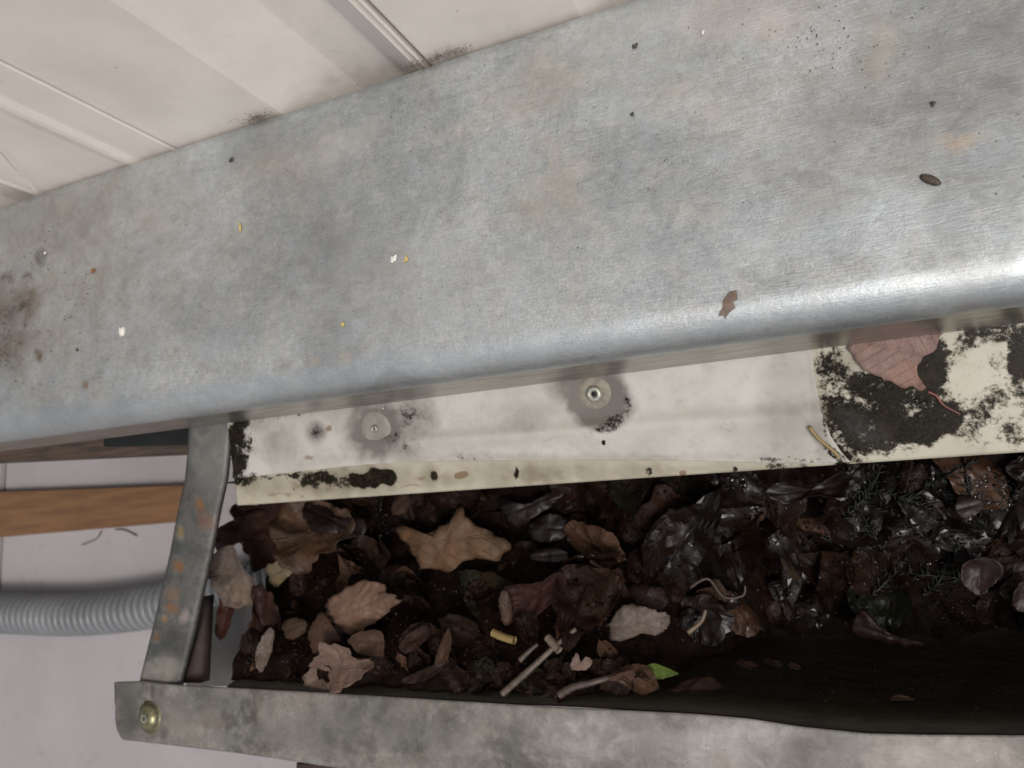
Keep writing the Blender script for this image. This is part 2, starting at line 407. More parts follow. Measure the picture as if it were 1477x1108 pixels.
panels = [rib_prof(-0.5140, -0.2475), rib_prof(-0.2475, 0.0190), rib_prof(0.0190, 0.2855), rib_prof(0.2855, 0.552), rib_prof(0.552, 0.8185),
          [(-.6985, .012), (-.6985, .001), (-.697, 0), (-.582, 0), (-.577, -.0008), (-.571, -.0020), (-.566, -.0016), (-.558, .001), (-.553, .0012), (-.517, 0.0), (-.5155, .001), (-.5155, .012)],
          rib_prof(-0.965, -0.6985), rib_prof(-1.2315, -0.965), rib_prof(-1.498, -1.2315), rib_prof(-1.7645, -1.498)]
for pr in panels:
    o = link('panel', panel(pr), M_wall, wall, smooth=False)
    md = o.modifiers.new('b', 'BEVEL'); md.width = 0.0016; md.segments = 3; md.limit_method = 'ANGLE'; md.angle_limit = rad(8)
link('backing', bevel_box(-1.8, 0.85, WY + .0205, WY + .04, FZ + .002, 0.9, 0), M_black, wall, smooth=False)

# ------------------------------------------------------------------ galvanised beam
Ys, Yn, ZT, ZB, RB = 0.088, 0.3318, -0.45, -0.546, 0.0235
def purlin():
    out = []
    def seg(a, b, n):
        for i in range(n): out.append((lerp(a[0], b[0], i / n), lerp(a[1], b[1], i / n)))
    out.append((Ys + .022, ZB)); 
    seg((Ys + .0030, ZB), (Ys + .0018, ZB + .0003), 2)
    seg((Ys + .0016, ZB + .0015), (Ys + .0016, ZT - RB - .006), 20)
    out.append((Ys + .0014, ZT - RB - .0055)); out.append((Ys + .0002, ZT - RB - .0055)); out.append((Ys, ZT - RB - .0048))
    for i in range(12):
        a = math.pi - i / 12 * math.pi / 2
        out.append((Ys + RB + RB * math.cos(a), ZT - RB + RB * math.sin(a)))
    seg((Ys + RB, ZT), (Yn - .010, ZT), 72)
    for i in range(7):
        a = math.pi / 2 - i / 6 * math.pi / 2
        out.append((Yn - .010 + .010 * math.cos(a), ZT - .010 + .010 * math.sin(a)))
    seg((Yn, ZT - .02), (Yn, ZB), 3)
    out.append((Yn, ZB)); out.append((Yn - .02, ZB))
    xs = [-2.6, -2.0, -1.4, -1.0] + list(np.arange(-0.86, 0.36, 0.003)) + [0.4, 0.6, 0.9, 1.3]
    V = []
    for x in xs:
        for (y, z) in out:
            dz = 0.0
            if z > ZT - 0.03: dz = 0.0011 * nz(x * 5, y * 9, 2.2) + 0.0003 * nz(x * 22, y * 22, 5)
            V.append((x, y, z + dz))
    me = pydata(V, grid_faces(len(xs), len(out)))
    return me
pm = purlin()
# patina: (px,py,rx,ry,angle,strength,soft),(colour)
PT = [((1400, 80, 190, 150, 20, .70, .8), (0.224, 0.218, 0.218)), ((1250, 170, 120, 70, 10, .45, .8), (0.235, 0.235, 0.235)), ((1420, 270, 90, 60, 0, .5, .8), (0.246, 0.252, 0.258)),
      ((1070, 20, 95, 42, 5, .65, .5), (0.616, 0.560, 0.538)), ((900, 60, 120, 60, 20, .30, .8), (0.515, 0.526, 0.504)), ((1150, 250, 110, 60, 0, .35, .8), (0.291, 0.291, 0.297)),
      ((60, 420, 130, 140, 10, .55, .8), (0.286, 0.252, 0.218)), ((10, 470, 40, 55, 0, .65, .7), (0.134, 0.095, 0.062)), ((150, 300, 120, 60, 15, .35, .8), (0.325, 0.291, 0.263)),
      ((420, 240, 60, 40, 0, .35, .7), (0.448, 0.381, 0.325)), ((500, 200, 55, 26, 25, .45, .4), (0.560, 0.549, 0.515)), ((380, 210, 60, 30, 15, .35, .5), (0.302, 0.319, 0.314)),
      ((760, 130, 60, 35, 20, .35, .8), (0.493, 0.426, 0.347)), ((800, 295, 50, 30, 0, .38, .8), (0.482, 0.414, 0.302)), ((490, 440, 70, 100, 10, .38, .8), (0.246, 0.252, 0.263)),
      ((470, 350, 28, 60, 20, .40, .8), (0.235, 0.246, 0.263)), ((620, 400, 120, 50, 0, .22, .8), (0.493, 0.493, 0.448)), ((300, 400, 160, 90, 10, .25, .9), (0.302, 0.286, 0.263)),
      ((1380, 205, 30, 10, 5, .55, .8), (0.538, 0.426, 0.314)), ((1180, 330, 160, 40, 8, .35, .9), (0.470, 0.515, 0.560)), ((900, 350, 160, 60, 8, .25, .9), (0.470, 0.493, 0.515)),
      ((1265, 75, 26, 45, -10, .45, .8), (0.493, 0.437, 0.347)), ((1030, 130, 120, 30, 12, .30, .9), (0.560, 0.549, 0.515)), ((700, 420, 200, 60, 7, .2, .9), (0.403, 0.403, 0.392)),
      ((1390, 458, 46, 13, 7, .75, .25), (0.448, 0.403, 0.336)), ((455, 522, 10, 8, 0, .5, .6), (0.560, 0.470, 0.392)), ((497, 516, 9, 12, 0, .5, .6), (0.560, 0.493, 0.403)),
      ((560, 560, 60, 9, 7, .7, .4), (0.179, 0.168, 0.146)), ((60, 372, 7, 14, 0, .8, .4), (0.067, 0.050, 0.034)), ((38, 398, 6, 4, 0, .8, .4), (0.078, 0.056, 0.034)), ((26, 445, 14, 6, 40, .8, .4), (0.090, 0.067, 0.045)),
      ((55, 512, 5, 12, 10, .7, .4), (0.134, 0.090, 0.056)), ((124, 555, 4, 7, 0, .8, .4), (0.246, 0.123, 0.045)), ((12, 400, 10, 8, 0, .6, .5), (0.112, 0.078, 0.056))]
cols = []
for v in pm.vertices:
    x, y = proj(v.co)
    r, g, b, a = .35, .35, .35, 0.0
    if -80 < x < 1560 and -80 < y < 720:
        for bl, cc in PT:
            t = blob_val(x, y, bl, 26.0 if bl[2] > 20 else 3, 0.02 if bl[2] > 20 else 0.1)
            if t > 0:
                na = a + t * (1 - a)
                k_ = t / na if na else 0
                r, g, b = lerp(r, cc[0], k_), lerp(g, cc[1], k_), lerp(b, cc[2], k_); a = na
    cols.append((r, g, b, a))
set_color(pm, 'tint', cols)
set_float(pm, 'polish', [min(max((Ys + RB * 1.15 - v.co.y) / (RB * .5), 0), 1) for v in pm.vertices])
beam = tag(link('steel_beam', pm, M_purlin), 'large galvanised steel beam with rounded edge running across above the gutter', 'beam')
pm.materials.append(mat_simple('smooth_galvanised', (0.44, 0.425, 0.40), (0.24, 0.22, 0.195), rough=0.30, sc=90, metal=0.85, bump=0.3, bd=0.0005, stretch=(0.35, 5, 3)))
for pl in pm.polygons:
    if pl.center.y < Ys + .004 and pl.center.z < ZT - RB - .0056: pl.material_index = 1
md = beam.modifiers.new('s', 'SOLIDIFY'); md.thickness = 0.0022; md.offset = -1 if True else 1

# ------------------------------------------------------------------ sheets behind the gutter
SA, SB = -0.553 - 0.29 * 0.088, 0.29        # z = SA + SB*Y
def zsheet(Y): return SA + SB * min(Y, 0.088)
def patch(left, right, top, bot, nu, nv, lift, fn=None):
    """sheet between pixel polylines; left/right: x as function of v, top/bot: y(px)"""
    V = []; PX = []
    for i in range(nu):
        u = i / (nu - 1)
        for j in range(nv):
            v = j / (nv - 1)
            px = lerp(left(v), right(v), u); py = lerp(top(px), bot(px), v)
            p = atplane(px, py, SA, SB)
            h = lift + (fn(p, u, v, px, py) if fn else 0)
            V.append((p.x, p.y, p.z + h)); PX.append((px, py))
    return V, PX
def paint(me, lists):
    for name, blobs in lists.items():
        vals = []
        for v in me.vertices:
            x, y = proj(v.co); t = 0.0
            if -60 < x < 1560:
                for b in blobs: t = max(t, blob_val(x, y, b, 7.0 if b[2] > 14 else 2.5, 0.07))
            vals.append(t)
        set_float(me, name, vals)
strip_y = lambda px: 872 - 0.1248 * (px + 1750)
cream_bot = lambda px: 872 - 0.0687 * (px + 1750)
# cream sheet
V, PX = patch(lambda v: lerp(326, 343, v), lambda v: 1820, lambda px: strip_y(px) - 26, cream_bot, 1000, 90, 0.0,
              lambda p, u, v, px, py: 0.0006 * nz(p.x * 9, p.y * 9))
nu_, nv_ = 1000, 90
F = grid_faces(nu_, nv_)
# extend under the beam and fold the front edge down
n0 = len(V)
for i in range(nu_):
    a = V[i * nv_]; V.append((a[0], 0.33, -0.5535 + 0.0002))
for i in range(nu_ - 1): F.append((n0 + i, n0 + i + 1, (i + 1) * nv_, i * nv_))
n1 = len(V)
for i in range(nu_):
    a = V[i * nv_ + nv_ - 1]; V.append((a[0], a[1] + 0.003, a[2] - 0.004))
for i in range(nu_ - 1): F.append((i * nv_ + nv_ - 1, (i + 1) * nv_ + nv_ - 1, n1 + i + 1, n1 + i))
cm = pydata(V, F)
paint(cm, dict(wet=[(1245, 622, 34, 15, -25, .45, .8), (1225, 600, 24, 10, -10, .3, .8)],
    mould=[(536, 691, 38, 12, 4, 1.0, .25), (470, 690, 20, 9, 0, .75, .4), (1255, 608, 84, 52, 4, .80, .6), (1200, 545, 26, 55, 0, .66, .6), (1335, 540, 38, 58, -10, .85, .5), (1290, 560, 80, 30, 0, .9, .5), (1340, 610, 60, 28, 20, .9, .4),
           (1395, 490, 26, 20, 20, .55, .7), (1465, 520, 16, 60, 0, .75, .6), (1415, 605, 55, 42, 0, .50, .9), (1440, 560, 50, 70, 0, .42, .9), (1440, 480, 60, 18, 8, .60, .7), (1210, 655, 24, 16, -30, .9, .5), (1455, 625, 40, 26, 0, .5, .8),
           (1222, 600, 45, 50, 0, .72, .6), (1520, 560, 60, 60, 0, .7, .8), (1640, 540, 90, 60, 0, .8, .8),
           (508, 692, 66, 11, 3, .62, .6), (455, 690, 22, 12, 0, .7, .4), (352, 690, 26, 9, 0, .62, .6), (344, 650, 16, 50, 0, 1.0, .4), (627, 687, 6, 9, 0, .7, .7), (745, 682, 4, 10, 0, .75, .6),
           (935, 680, 6, 6, 0, .8, .6), (1060, 676, 6, 4, 0, .7, .4), (1140, 672, 40, 6, 0, .5, .6), (420, 684, 60, 4, 5, .6, .6)],
    stain=[(508, 693, 84, 20, 3, .9, .7), (720, 685, 30, 18, 0, .5, .7), (780, 683, 40, 18, 0, .75, .7), (850, 680, 26, 14, 0, .5, .7), (640, 690, 50, 9, 0, .5, .8), (375, 700, 40, 16, 0, .6, .8), (620, 688, 14, 16, 0, .7, .7), (930, 680, 50, 10, 0, .5, .7), (400, 705, 40, 12, 0, .25, .8), (1215, 525, 26, 24, 0, .6, .6), (1190, 600, 12, 60, 10, .6, .6), (1050, 677, 90, 8, 0, .35, .8)],
    rust=[(665, 685, 12, 6, 0, .8, .6), (590, 703, 30, 4, 3, .5, .8), (720, 690, 26, 4, 0, .45, .8), (400, 712, 30, 4, 4, .5, .8), (985, 683, 6, 4, 0, 1.0, .5), (365, 690, 14, 6, 0, .55, .8), (610, 690, 8, 5, 0, .5, .6)]))
cream = tag(link('cream_sheet', cm, M_cream), 'cream painted metal sheet under the white flashing, spotted with black mould at right', 'metal sheet')
md = cream.modifiers.new('s', 'SOLIDIFY'); md.thickness = 0.0009; md.offset = -1

# white flashing with its wavy front edge
fb = [(338, 690), (380, 686), (430, 681), (500, 673), (560, 668), (650, 665), (750, 664), (850, 663), (957, 664), (1050, 666), (1100, 668), (1190, 668), (1226, 667)]
rl = [(0, 1168), (.35, 1175), (.6, 1184), (.8, 1198), (.92, 1213), (1, 1226)]
def ffn(p, u, v, px, py):
    h = 0.0
    h += 0.0045 * math.exp(-((v - 0.70 - 0.05 * math.sin(u * 5)) / 0.10) ** 2) * min(1, max(0, (px - 480) / 150))      # swage
    h += 0.0014 * nz(p.x * 7, p.y * 16, 3) + 0.0010 * max(0, v - .85) / .15 * (1 + math.sin(p.x * 26))
    for (cx_, cy_) in ((858, 568), (543, 618)):
        d = math.hypot(px - cx_, py - cy_)
        h -= 0.0022 * math.exp(-(d / 42.0) ** 2)
    if px > 1150: h += 0.0018 * ((px - 1150) / 70) ** 2 * v
    return h
nuf, nvf = 640, 90
V, PX = patch(lambda v: lerp(350, 338, v), lambda v: poly(rl, v), lambda px: strip_y(px) - 26, lambda px: poly(fb, px), nuf, nvf, 0.0034, ffn)
F = grid_faces(nuf, nvf); n0 = len(V)
for i in range(nuf):
    a = V[i * nvf]; V.append((a[0], 0.325, -0.549))
for i in range(nuf - 1): F.append((n0 + i, n0 + i + 1, (i + 1) * nvf, i * nvf))
fm = pydata(V, F)
paint(fm, dict(wet=[(700, 650, 300, 10, 0, .2, .8)],
    mould=[(340, 640, 20, 60, 0, .8, .6), (352, 690, 20, 10, 0, .55, .6), (400, 687, 60, 3, 4, .60, .5), (455, 624, 8, 10, 0, .5, .8), (592, 598, 26, 24, -30, .40, .9), (575, 640, 26, 16, -40, .34, .9), (870, 638, 4, 4, 0, .8, .5), (880, 612, 26, 10, 20, .52, .8), (905, 585, 10, 22, 0, .48, .8), (1205, 655, 26, 9, -40, .62, .5), (1140, 664, 60, 5, 0, .5, .7), (1187, 590, 5, 70, 8, .55, .5),
           (400, 600, 60, 6, 8, .4, .9), (660, 660, 30, 4, 0, .35, .9)],
    stain=[(862, 575, 50, 42, -20, 1.3, .25), (840, 560, 46, 26, 10, 1.1, .4), (543, 620, 44, 44, 0, 1.25, .55), (780, 590, 60, 16, 8, .35, .9), (1140, 590, 42, 90, 0, .36, .4), (1000, 650, 200, 12, 0, .12, .9), (460, 622, 12, 12, 0, .6, .7), (400, 625, 50, 46, 0, .32, .9),  # ring round the pale washer paints its rim shadow; the others are stains
           (530, 590, 60, 14, 6, .5, .8), (640, 620, 90, 30, 0, .12, .9), (560, 600, 40, 20, 0, .6, .7), (594, 600, 32, 34, -30, .9, .8), (575, 645, 30, 18, -30, .8, .8), (455, 624, 14, 15, 0, 1.1, .7), (545, 655, 40, 12, 0, .7, .8), (400, 640, 30, 30, 0, .5, .9), (370, 610, 30, 20, 0, .5, .9), (850, 660, 500, 6, 0, .35, .9), (760, 600, 40, 18, 20, .4, .9), (1180, 600, 12, 90, 8, .6, .8)],
    rust=[(475, 618, 8, 8, 0, .5, .7), (445, 660, 9, 6, 0, .45, .7)]))
flash = tag(link('flashing', fm, M_white), 'white metal flashing strip with two screws lying over the cream sheet', 'flashing')
md = flash.modifiers.new('s', 'SOLIDIFY'); md.thickness = 0.0008; md.offset = 1
NS = Vector((0, -SB, 1)).normalized()
def screw(px, py, r, rr, lab, wm=None):
    p = atplane(px, py, SA, SB) + Vector((0, 0, .0032 - .0022))
    wz = link('washer', lathe(p, [(0.0001, 0.0), (r, 0.0), (r * .97, 0.0004), (r * .86, 0.0009), (r * .62, 0.0014), (r * .5, 0.0011), (r * .34, .0009), (0.0001, 0.0009)], 40, NS), wm or M_washer, flash)
    tag(wz, lab)
    h = rr
    hd = link('screw_head', lathe(p + NS * 0.0006, [(0.0001, 0), (h * 1.25, 0), (h * 1.3, .0012), (h * 1.1, .0026), (h * .9, .0032), (h * .62, .0032), (h * .5, .0016), (0.0001, .0014)], 24, NS), M_screw, wz)
    link('socket', lathe(p + NS * 0.0021, [(0.0001, 0), (h * .42, 0), (h * .40, .0004), (0.0001, .0005)], 12, NS), M_black, wz)
screw(858, 568, 0.0150, 0.0052, 'larger grimy washer ringed by a brown stain')
screw(543, 618, 0.0160, 0.0028, 'pale washer with a small screw near the strap', mat_simple('pale_washer', (.27, .245, .215), (.20, .18, .155), rough=.5, sc=120, bump=.3))

# ------------------------------------------------------------------ gutter
GZ = -0.575
gut = empty('gutter', (-0.2, -0.08, -0.72), 'open metal gutter clogged with wet dead leaves, flat grey front flange', 'gutter')
xg0 = atz(352, 930, -.60).x
gp = [(.034, -.572), (.034, -.600), (.032, -.66), (.030, -.700), (.022, -.712), (-.02, -.716), (-.08, -.716), (-.124, -.714), (-.134, -.706), (-.140, -.695), (-.150, -.650), (-.160, -.605), (-.1664, -.5765)]
edge_px = [(250, 987), (400, 995), (600, 1007), (800, 1019), (1000, 1029), (1080, 1036), (1160, 1048), (1250, 1057), (1320, 1059), (1477, 1060), (1700, 1064), (2100, 1070)]
EX = [atz(a, b, GZ) for a, b in edge_px]
EXY = [(p.x, p.y) for p in EX] + [(1.3, -.1664)]
xs = [xg0 + (1.3 - xg0) * (i / 199) for i in range(200)]
V = []
for x in xs:
    ey = poly(EXY, x) + .1664
    for k, (y, z) in enumerate(gp):
        w_ = max(0.0, (k - 8) / (len(gp) - 9)) if k > 8 else 0
        V.append((x, y + ey * w_ - (0.0008 if k == len(gp) - 1 else 0) + .0006 * nz(x * 12, k), z + 0.0015 * nz(x * 8, y * 20)))
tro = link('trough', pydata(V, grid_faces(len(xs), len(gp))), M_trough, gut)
md = tro.modifiers.new('s', 'SOLIDIFY'); md.thickness = 0.0015; md.offset = -1

# flange: flat strip with rounded outer roll, left end cut with a chipped corner
def flange():
    left = atz(166, 1000, GZ).x
    xs = list(np.arange(left, 0.36, 0.0035)) + [0.4, 0.6, 0.9, 1.3]
    nv = 26; V = []
    out_px = [(186, 1066), (350, 1085), (500, 1108), (700, 1122), (1000, 1146), (1477, 1160), (2000, 1180)]
    OX = [atz(a, b, GZ) for a, b in out_px]; OXY = [(p.x, p.y) for p in OX] + [(1.3, OX[-1].y)]
    p0 = atz(250, 987, GZ); pc = atz(205, 982, GZ); pl = atz(164, 984, GZ)
    INL = [(pl.x, pl.y), (pc.x, pc.y), (p0.x, p0.y)]
    for x in xs:
        yi = poly(INL, x) if x < p0.x else poly(EXY, x)
        yo = poly(OXY, x)
        d = x - left
        R = 0.016
        if d < R: yo = yo + (R - math.sqrt(max(0, R * R - (R - d) ** 2)))
        for j in range(nv):
            t = j / (nv - 1)
            y = lerp(yi, yo, t)
            xx = x
            if x < left + 0.02: xx = x + 0.0035 * t * (1 - (x - left) / 0.02) + 0.0008 * nz(y * 90, 1)
            z = GZ + 0.0010 * nz(x * 6, y * 12, 4) + 0.0004 * nz(x * 30, y * 30, 8)
            if t > .93: z -= 0.0012 * ((t - .93) / .07)
            V.append((xx, y, z))
        V.append((xx, yo + .0002, GZ - 0.007))
    return pydata(V, grid_faces(len(xs), nv + 1)), xs
flm, _ = flange()
FT = [((185, 1010, 18, 50, 0, .75, .5), (0.072, 0.068, 0.061)), ((185, 1050, 26, 16, 0, .6, .6), (0.086, 0.079, 0.072)), ((300, 1010, 60, 22, 5, .45, .7), (0.122, 0.119, 0.112)), ((262, 1040, 32, 28, 0, .5, .6), (0.216, 0.202, 0.173)),
      ((480, 1050, 90, 26, 5, .45, .8), (0.115, 0.112, 0.104)), ((600, 1060, 50, 24, 0, .45, .8), (0.108, 0.108, 0.104)), ((540, 1010, 60, 9, 4, .4, .8), (0.144, 0.137, 0.130)), ((738, 1080, 18, 26, -8, .65, .6), (0.094, 0.090, 0.086)),
      ((670, 1080, 40, 28, 0, .5, .7), (0.238, 0.223, 0.202)), ((850, 1060, 80, 40, 0, .5, .8), (0.434, 0.400, 0.381)), ((1030, 1080, 90, 40, 0, .55, .8), (0.446, 0.410, 0.391)), ((930, 1060, 30, 40, 10, .25, .8), (0.187, 0.187, 0.187)),
      ((1180, 1080, 46, 30, 30, .45, .8), (0.173, 0.169, 0.158)), ((1340, 1090, 120, 40, 0, .6, .8), (0.457, 0.410, 0.381)), ((1080, 1050, 70, 22, 5, .4, .8), (0.434, 0.410, 0.400)), ((350, 1060, 60, 16, 10, .3, .8), (0.216, 0.209, 0.187))]  # paler blobs towards the right paint the brighter lighting there into the tint
cols = []
for v in flm.vertices:
    x, y = proj(v.co); r, g, b, a = .3, .3, .3, 0.0
    for bl, cc in FT:
        t = blob_val(x, y, bl, 14.0, 0.05)
        if t > 0:
            na = a + t * (1 - a); k_ = t / na
            r, g, b = lerp(r, cc[0], k_), lerp(g, cc[1], k_), lerp(b, cc[2], k_); a = na
    cols.append((r, g, b, a))
set_color(flm, 'tint', cols)
fo = link('front_flange', flm, M_flange, gut)
md = fo.modifiers.new('s', 'SOLIDIFY'); md.thickness = 0.0018; md.offset = -1
bp = atz(219, 1033, GZ); 
bo = link('bolt', lathe(bp + Vector((0, 0, .0008)), [(0.0001, 0), (.0165, 0), (.0168, .0010), (.0136, .0016), (.0132, .0030), (.0120, .0056), (.0090, .0078), (.0050, .0090), (0.0001, .0094)], 32), M_brass, gut)
hexm = lathe(bp + Vector((0, 0, .0086)), [(0.0001, 0), (.0045, 0.0008), (.0042, .0016), (0.0001, .0009)], 6)
link('bolt_mark', hexm, M_screw, bo, smooth=False)

# ------------------------------------------------------------------ strap bracket
strap = empty('metal_strap', atz(232, 985, -.58), 'rust-spotted dark grey metal strap joining the beam to the gutter flange', 'strap')
cl = [(302, 585, -.552), (301, 615, -.554), (299, 650, -.557), (294, 690, -.561), (284, 735, -.566), (272, 800, -.570), (258, 860, -.574), (245, 920, -.577), (232, 975, -.5792), (228, 1000, -.5795)]
hw = [(27, 27), (27, 27), (26, 26), (25, 27), (25, 27), (25, 27), (25, 27), (26, 27), (27, 26), (27, 26)]
V = []; cols = []
nseg = 70; nvs = 14
def cat(seq, t):
    f_ = t * (len(seq) - 1); i = min(int(f_), len(seq) - 2); fr = f_ - i
    return tuple(lerp(a, b, fr) for a, b in zip(seq[i], seq[i + 1]))
ST = [((302, 640, 30, 62, 0, .75, .4), (.20, .19, .175)), ((228, 972, 34, 22, 32, .95, .3), (.24, .22, .19)), ((290, 728, 6, 9, 0, 1, .6), (.20, .095, .035)), ((262, 768, 5, 7, 0, 1, .6), (.26, .18, .06)), ((259, 815, 9, 9, 0, 1, .6), (.20, .095, .04)),
      ((297, 752, 10, 12, 0, .5, .7), (.22, .08, .04)), ((252, 855, 9, 9, 0, .6, .7), (.24, .12, .05)), ((250, 877, 7, 8, 0, .9, .6), (.20, .10, .045)), ((241, 893, 5, 6, 0, 1, .6), (.25, .16, .06)), ((228, 918, 5, 6, 0, .8, .6), (.18, .10, .05)), ((268, 888, 6, 9, -30, .6, .6), (.35, .27, .23))]
for i in range(nseg):
    t = i / (nseg - 1); x, y, z = cat(cl, t); a, b = cat(hw, t)
    for j in range(nvs):
        s = j / (nvs - 1); px = lerp(x - a, x + b, s)
        p = atz(px, y, z - 0.0016 * (1 - math.sin(s * math.pi)) ** 2)
        V.append(p)
    # angle leg turned down on the inner side
    p = atz(x + b, y, z); V.append((p.x + .0004, p.y, p.z - .002)); V.append((p.x + .0006, p.y, p.z - .006))
sm_ = pydata(V, grid_faces(nseg, nvs + 2))
for v in sm_.vertices:
    x, y = proj(v.co); r, g, b, a = .3, .3, .3, 0.0
    for bl, cc in ST:
        t = blob_val(x, y, bl, 4.0, 0.1)
        if t > 0:
            na = a + t * (1 - a); k_ = t / na
            r, g, b = lerp(r, cc[0], k_), lerp(g, cc[1], k_), lerp(b, cc[2], k_); a = na
    cols.append((r, g, b, a))
set_color(sm_, 'tint', cols)
so = link('strap_plate', sm_, M_strap, strap); md = so.modifiers.new('s', 'SOLIDIFY'); md.thickness = .0018; md.offset = 1
# dark leg under the strap's lower half
a0 = atz(284, 860, -.60); a1 = atz(277, 985, -.59)
lv = []
for t in np.linspace(0, 1, 12):
    p = a0.lerp(a1, t); q = p + Vector((.014, 0, -.03)); lv += [p + Vector((-.012, 0, .004)), p, p + Vector((.011, 0, -.0005)), p + Vector((.011, 0, -.012))]
lo = link('strap_leg', pydata(lv, grid_faces(12, 4)), M_iron, strap); md = lo.modifiers.new('s', 'SOLIDIFY'); md.thickness = .002; md.offset = 0

# ------------------------------------------------------------------ things at the lower left
# brown batten
bz = -0.838
def quad_prism(pts, z1, thick, mat, name, b=0.0015):
    T = [atz(x, y, z1) for x, y in pts]
    V = [tuple(p) for p in T] + [(p.x, p.y, p.z - thick) for p in T]
    n = len(T); F = [tuple(range(n)), tuple(range(2 * n - 1, n - 1, -1))] + [(i, (i + 1) % n, n + (i + 1) % n, n + i) for i in range(n)]
    me = pydata(V, F); bm = bmesh.new(); bm.from_mesh(me); bmesh.ops.recalc_face_normals(bm, faces=bm.faces)
    if b: bmesh.ops.bevel(bm, geom=bm.edges[:], offset=b, segments=2, affect='EDGES')
    bm.to_mesh(me); bm.free(); return link(name, me, mat, smooth=False)
tag(quad_prism([(-260, 719), (290, 699), (290, 750), (-260, 797)], bz, .0215, M_batten, 'wooden_batten'), 'orange brown timber batten lying on the pale floor behind the strap', 'batten')
# dark weathered timber just under the beam
tag(quad_prism([(-500, 620), (310, 560), (310, 652), (-500, 690)], -.61, .035, M_beam, 'timber_beam', .003), 'dark weathered timber under the left end of the steel beam', 'timber')
tag(quad_prism([(150, 610), (300, 590), (300, 641), (148, 645)], -.600, .008, M_teal, 'steel_plate'), 'dark steel plate on the weathered timber beside the strap', 'plate')
tag(quad_prism([(425, 1098), (620, 1104), (620, 1190), (425, 1190)], -.70, .03, M_iron, 'timber_offcut', .003), 'dark red-brown timber edge below the gutter flange', 'timber')

ep = quad_prism([(286, 878), (362, 868), (366, 990), (268, 990)], -.705, .002, mat_simple('gap_shade_grey_brown', (0.105, 0.097, 0.088), (0.075, 0.068, 0.060), rough=.45, sc=25, bump=.2), 'gap_shade_plate', 0)  # plate added at the gutter end to darken the shaded gap by the strap
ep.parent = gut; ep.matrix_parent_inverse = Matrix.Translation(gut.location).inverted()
# corrugated conduit
cc = [(-420, 800), (-200, 860), (-60, 880), (40, 885), (110, 886), (180, 880), (250, 868), (310, 855), (380, 836), (470, 810)]
CPT = []
for x, y in cc: CPT.append(atz(x, y, FZ + 0.034))
def spline(P, n):
    out = []
    for i in range(len(P) - 1):
        p0 = P[max(i - 1, 0)]; p1 = P[i]; p2 = P[i + 1]; p3 = P[min(i + 2, len(P) - 1)]
        for k in range(n):
            t = k / n
            out.append(0.5 * ((2 * p1) + (-p0 + p2) * t + (2 * p0 - 5 * p1 + 4 * p2 - p3) * t * t + (-p0 + 3 * p1 - 3 * p2 + p3) * t ** 3))
    out.append(P[-1]); return out
path = spline(CPT, 60)
# even resampling
L = [0]
for a, b in zip(path, path[1:]): L.append(L[-1] + (b - a).length)
pitch = 0.0146; step = pitch / 10; N = int(L[-1] / step)
pts = []; j = 0
for i in range(N):
    s = i * step
    while L[j + 1] < s: j += 1
    pts.append(path[j].lerp(path[j + 1], (s - L[j]) / (L[j + 1] - L[j])))
rads = []
for i in range(N):
    ph = (i % 10) / 10
    rads.append(0.0335 if ph < .1 else 0.0335 - 0.0034 * (1 - (math.sin((ph) * math.pi)) ** 0.45) - (0.0028 if ph > .88 or ph < .08 else 0))
rads = [(0.0235, 0.0240, 0.0305, 0.0330, 0.0338, 0.0340, 0.0338, 0.0330, 0.0305, 0.0240)[i % 10] for i in range(N)]
V, F = tube(pts, rads, 40)
tag(link('corrugated_conduit', pydata(V, F), M_conduit), 'grey corrugated plastic conduit running under the strap and leaves', 'conduit')

M_dry = mat_simple('faded_twig', (0.16, 0.135, 0.12), rough=.8)
def floor_twig(pts, lab):
    W = spline([atz(x, y, FZ + .003) for x, y in pts], 6)
    V, F = tube(W, .0011, 6); tag(link('twig', pydata(V, F), M_dry), lab, 'twig')
floor_twig([(118, 786), (138, 778), (146, 766)], 'small dry twig on the pale floor under the batten, left one')
floor_twig([(166, 764), (180, 765), (197, 773)], 'small curved twig on the pale floor under the batten, right one')
# ------------------------------------------------------------------ leaf litter
LEAFGEO = []          # world-space triangles, used to drop crumbs and water on
def add_geo(me, mw):
    off = sum(len(v) for v, _ in LEAFGEO)
    LEAFGEO.append(([mw @ v.co for v in me.vertices], [tuple(i + off for i in p.vertices) for p in me.polygons]))
def heap(x, y):
    # surface of the mulch: full to the flange on the left, low on the right
    px = proj((x, y, -.66))[0]
    t = min(max((px - 850) / 300, 0), 1); t = t * t * (3 - 2 * t)
    hl = lerp(-.648, -.5865, min(max((-y - .03) / .11, 0), 1)); hr = lerp(-.655, -.700, min(max((.02 - y) / .15, 0), 1))
    return lerp(hl, hr, t)
xs = list(np.arange(xg0 - .004, 0.42, 0.004)) + [0.5, 0.7, 1.0, 1.28]; ysn = 52
V = []
for x in xs:
    for j in range(ysn):
        t = j / (ysn - 1); y = lerp(.030, -.1655, t)
        z = heap(x, y) - lerp(.014, .002, min(max((-y - .10) / .05, 0), 1)) * 1.0 + .010 * nz(x * 22, y * 22) + .006 * nz(x * 55, y * 55, 3) + .003 * nz(x * 140, y * 140, 5)
        z = min(z, -.5825)
        z = max(z, -.712)
        # keep inside the front wall
        ymin = lerp(-.1655, -.140, min(max((-.5765 - z) / .118, 0), 1)) + .0015
        V.append((x, max(y, ymin), z))
mul = pydata(V, grid_faces(len(xs), ysn))
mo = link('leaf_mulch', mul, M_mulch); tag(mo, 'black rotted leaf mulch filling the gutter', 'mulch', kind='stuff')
add_geo(mul, mo.matrix_world)

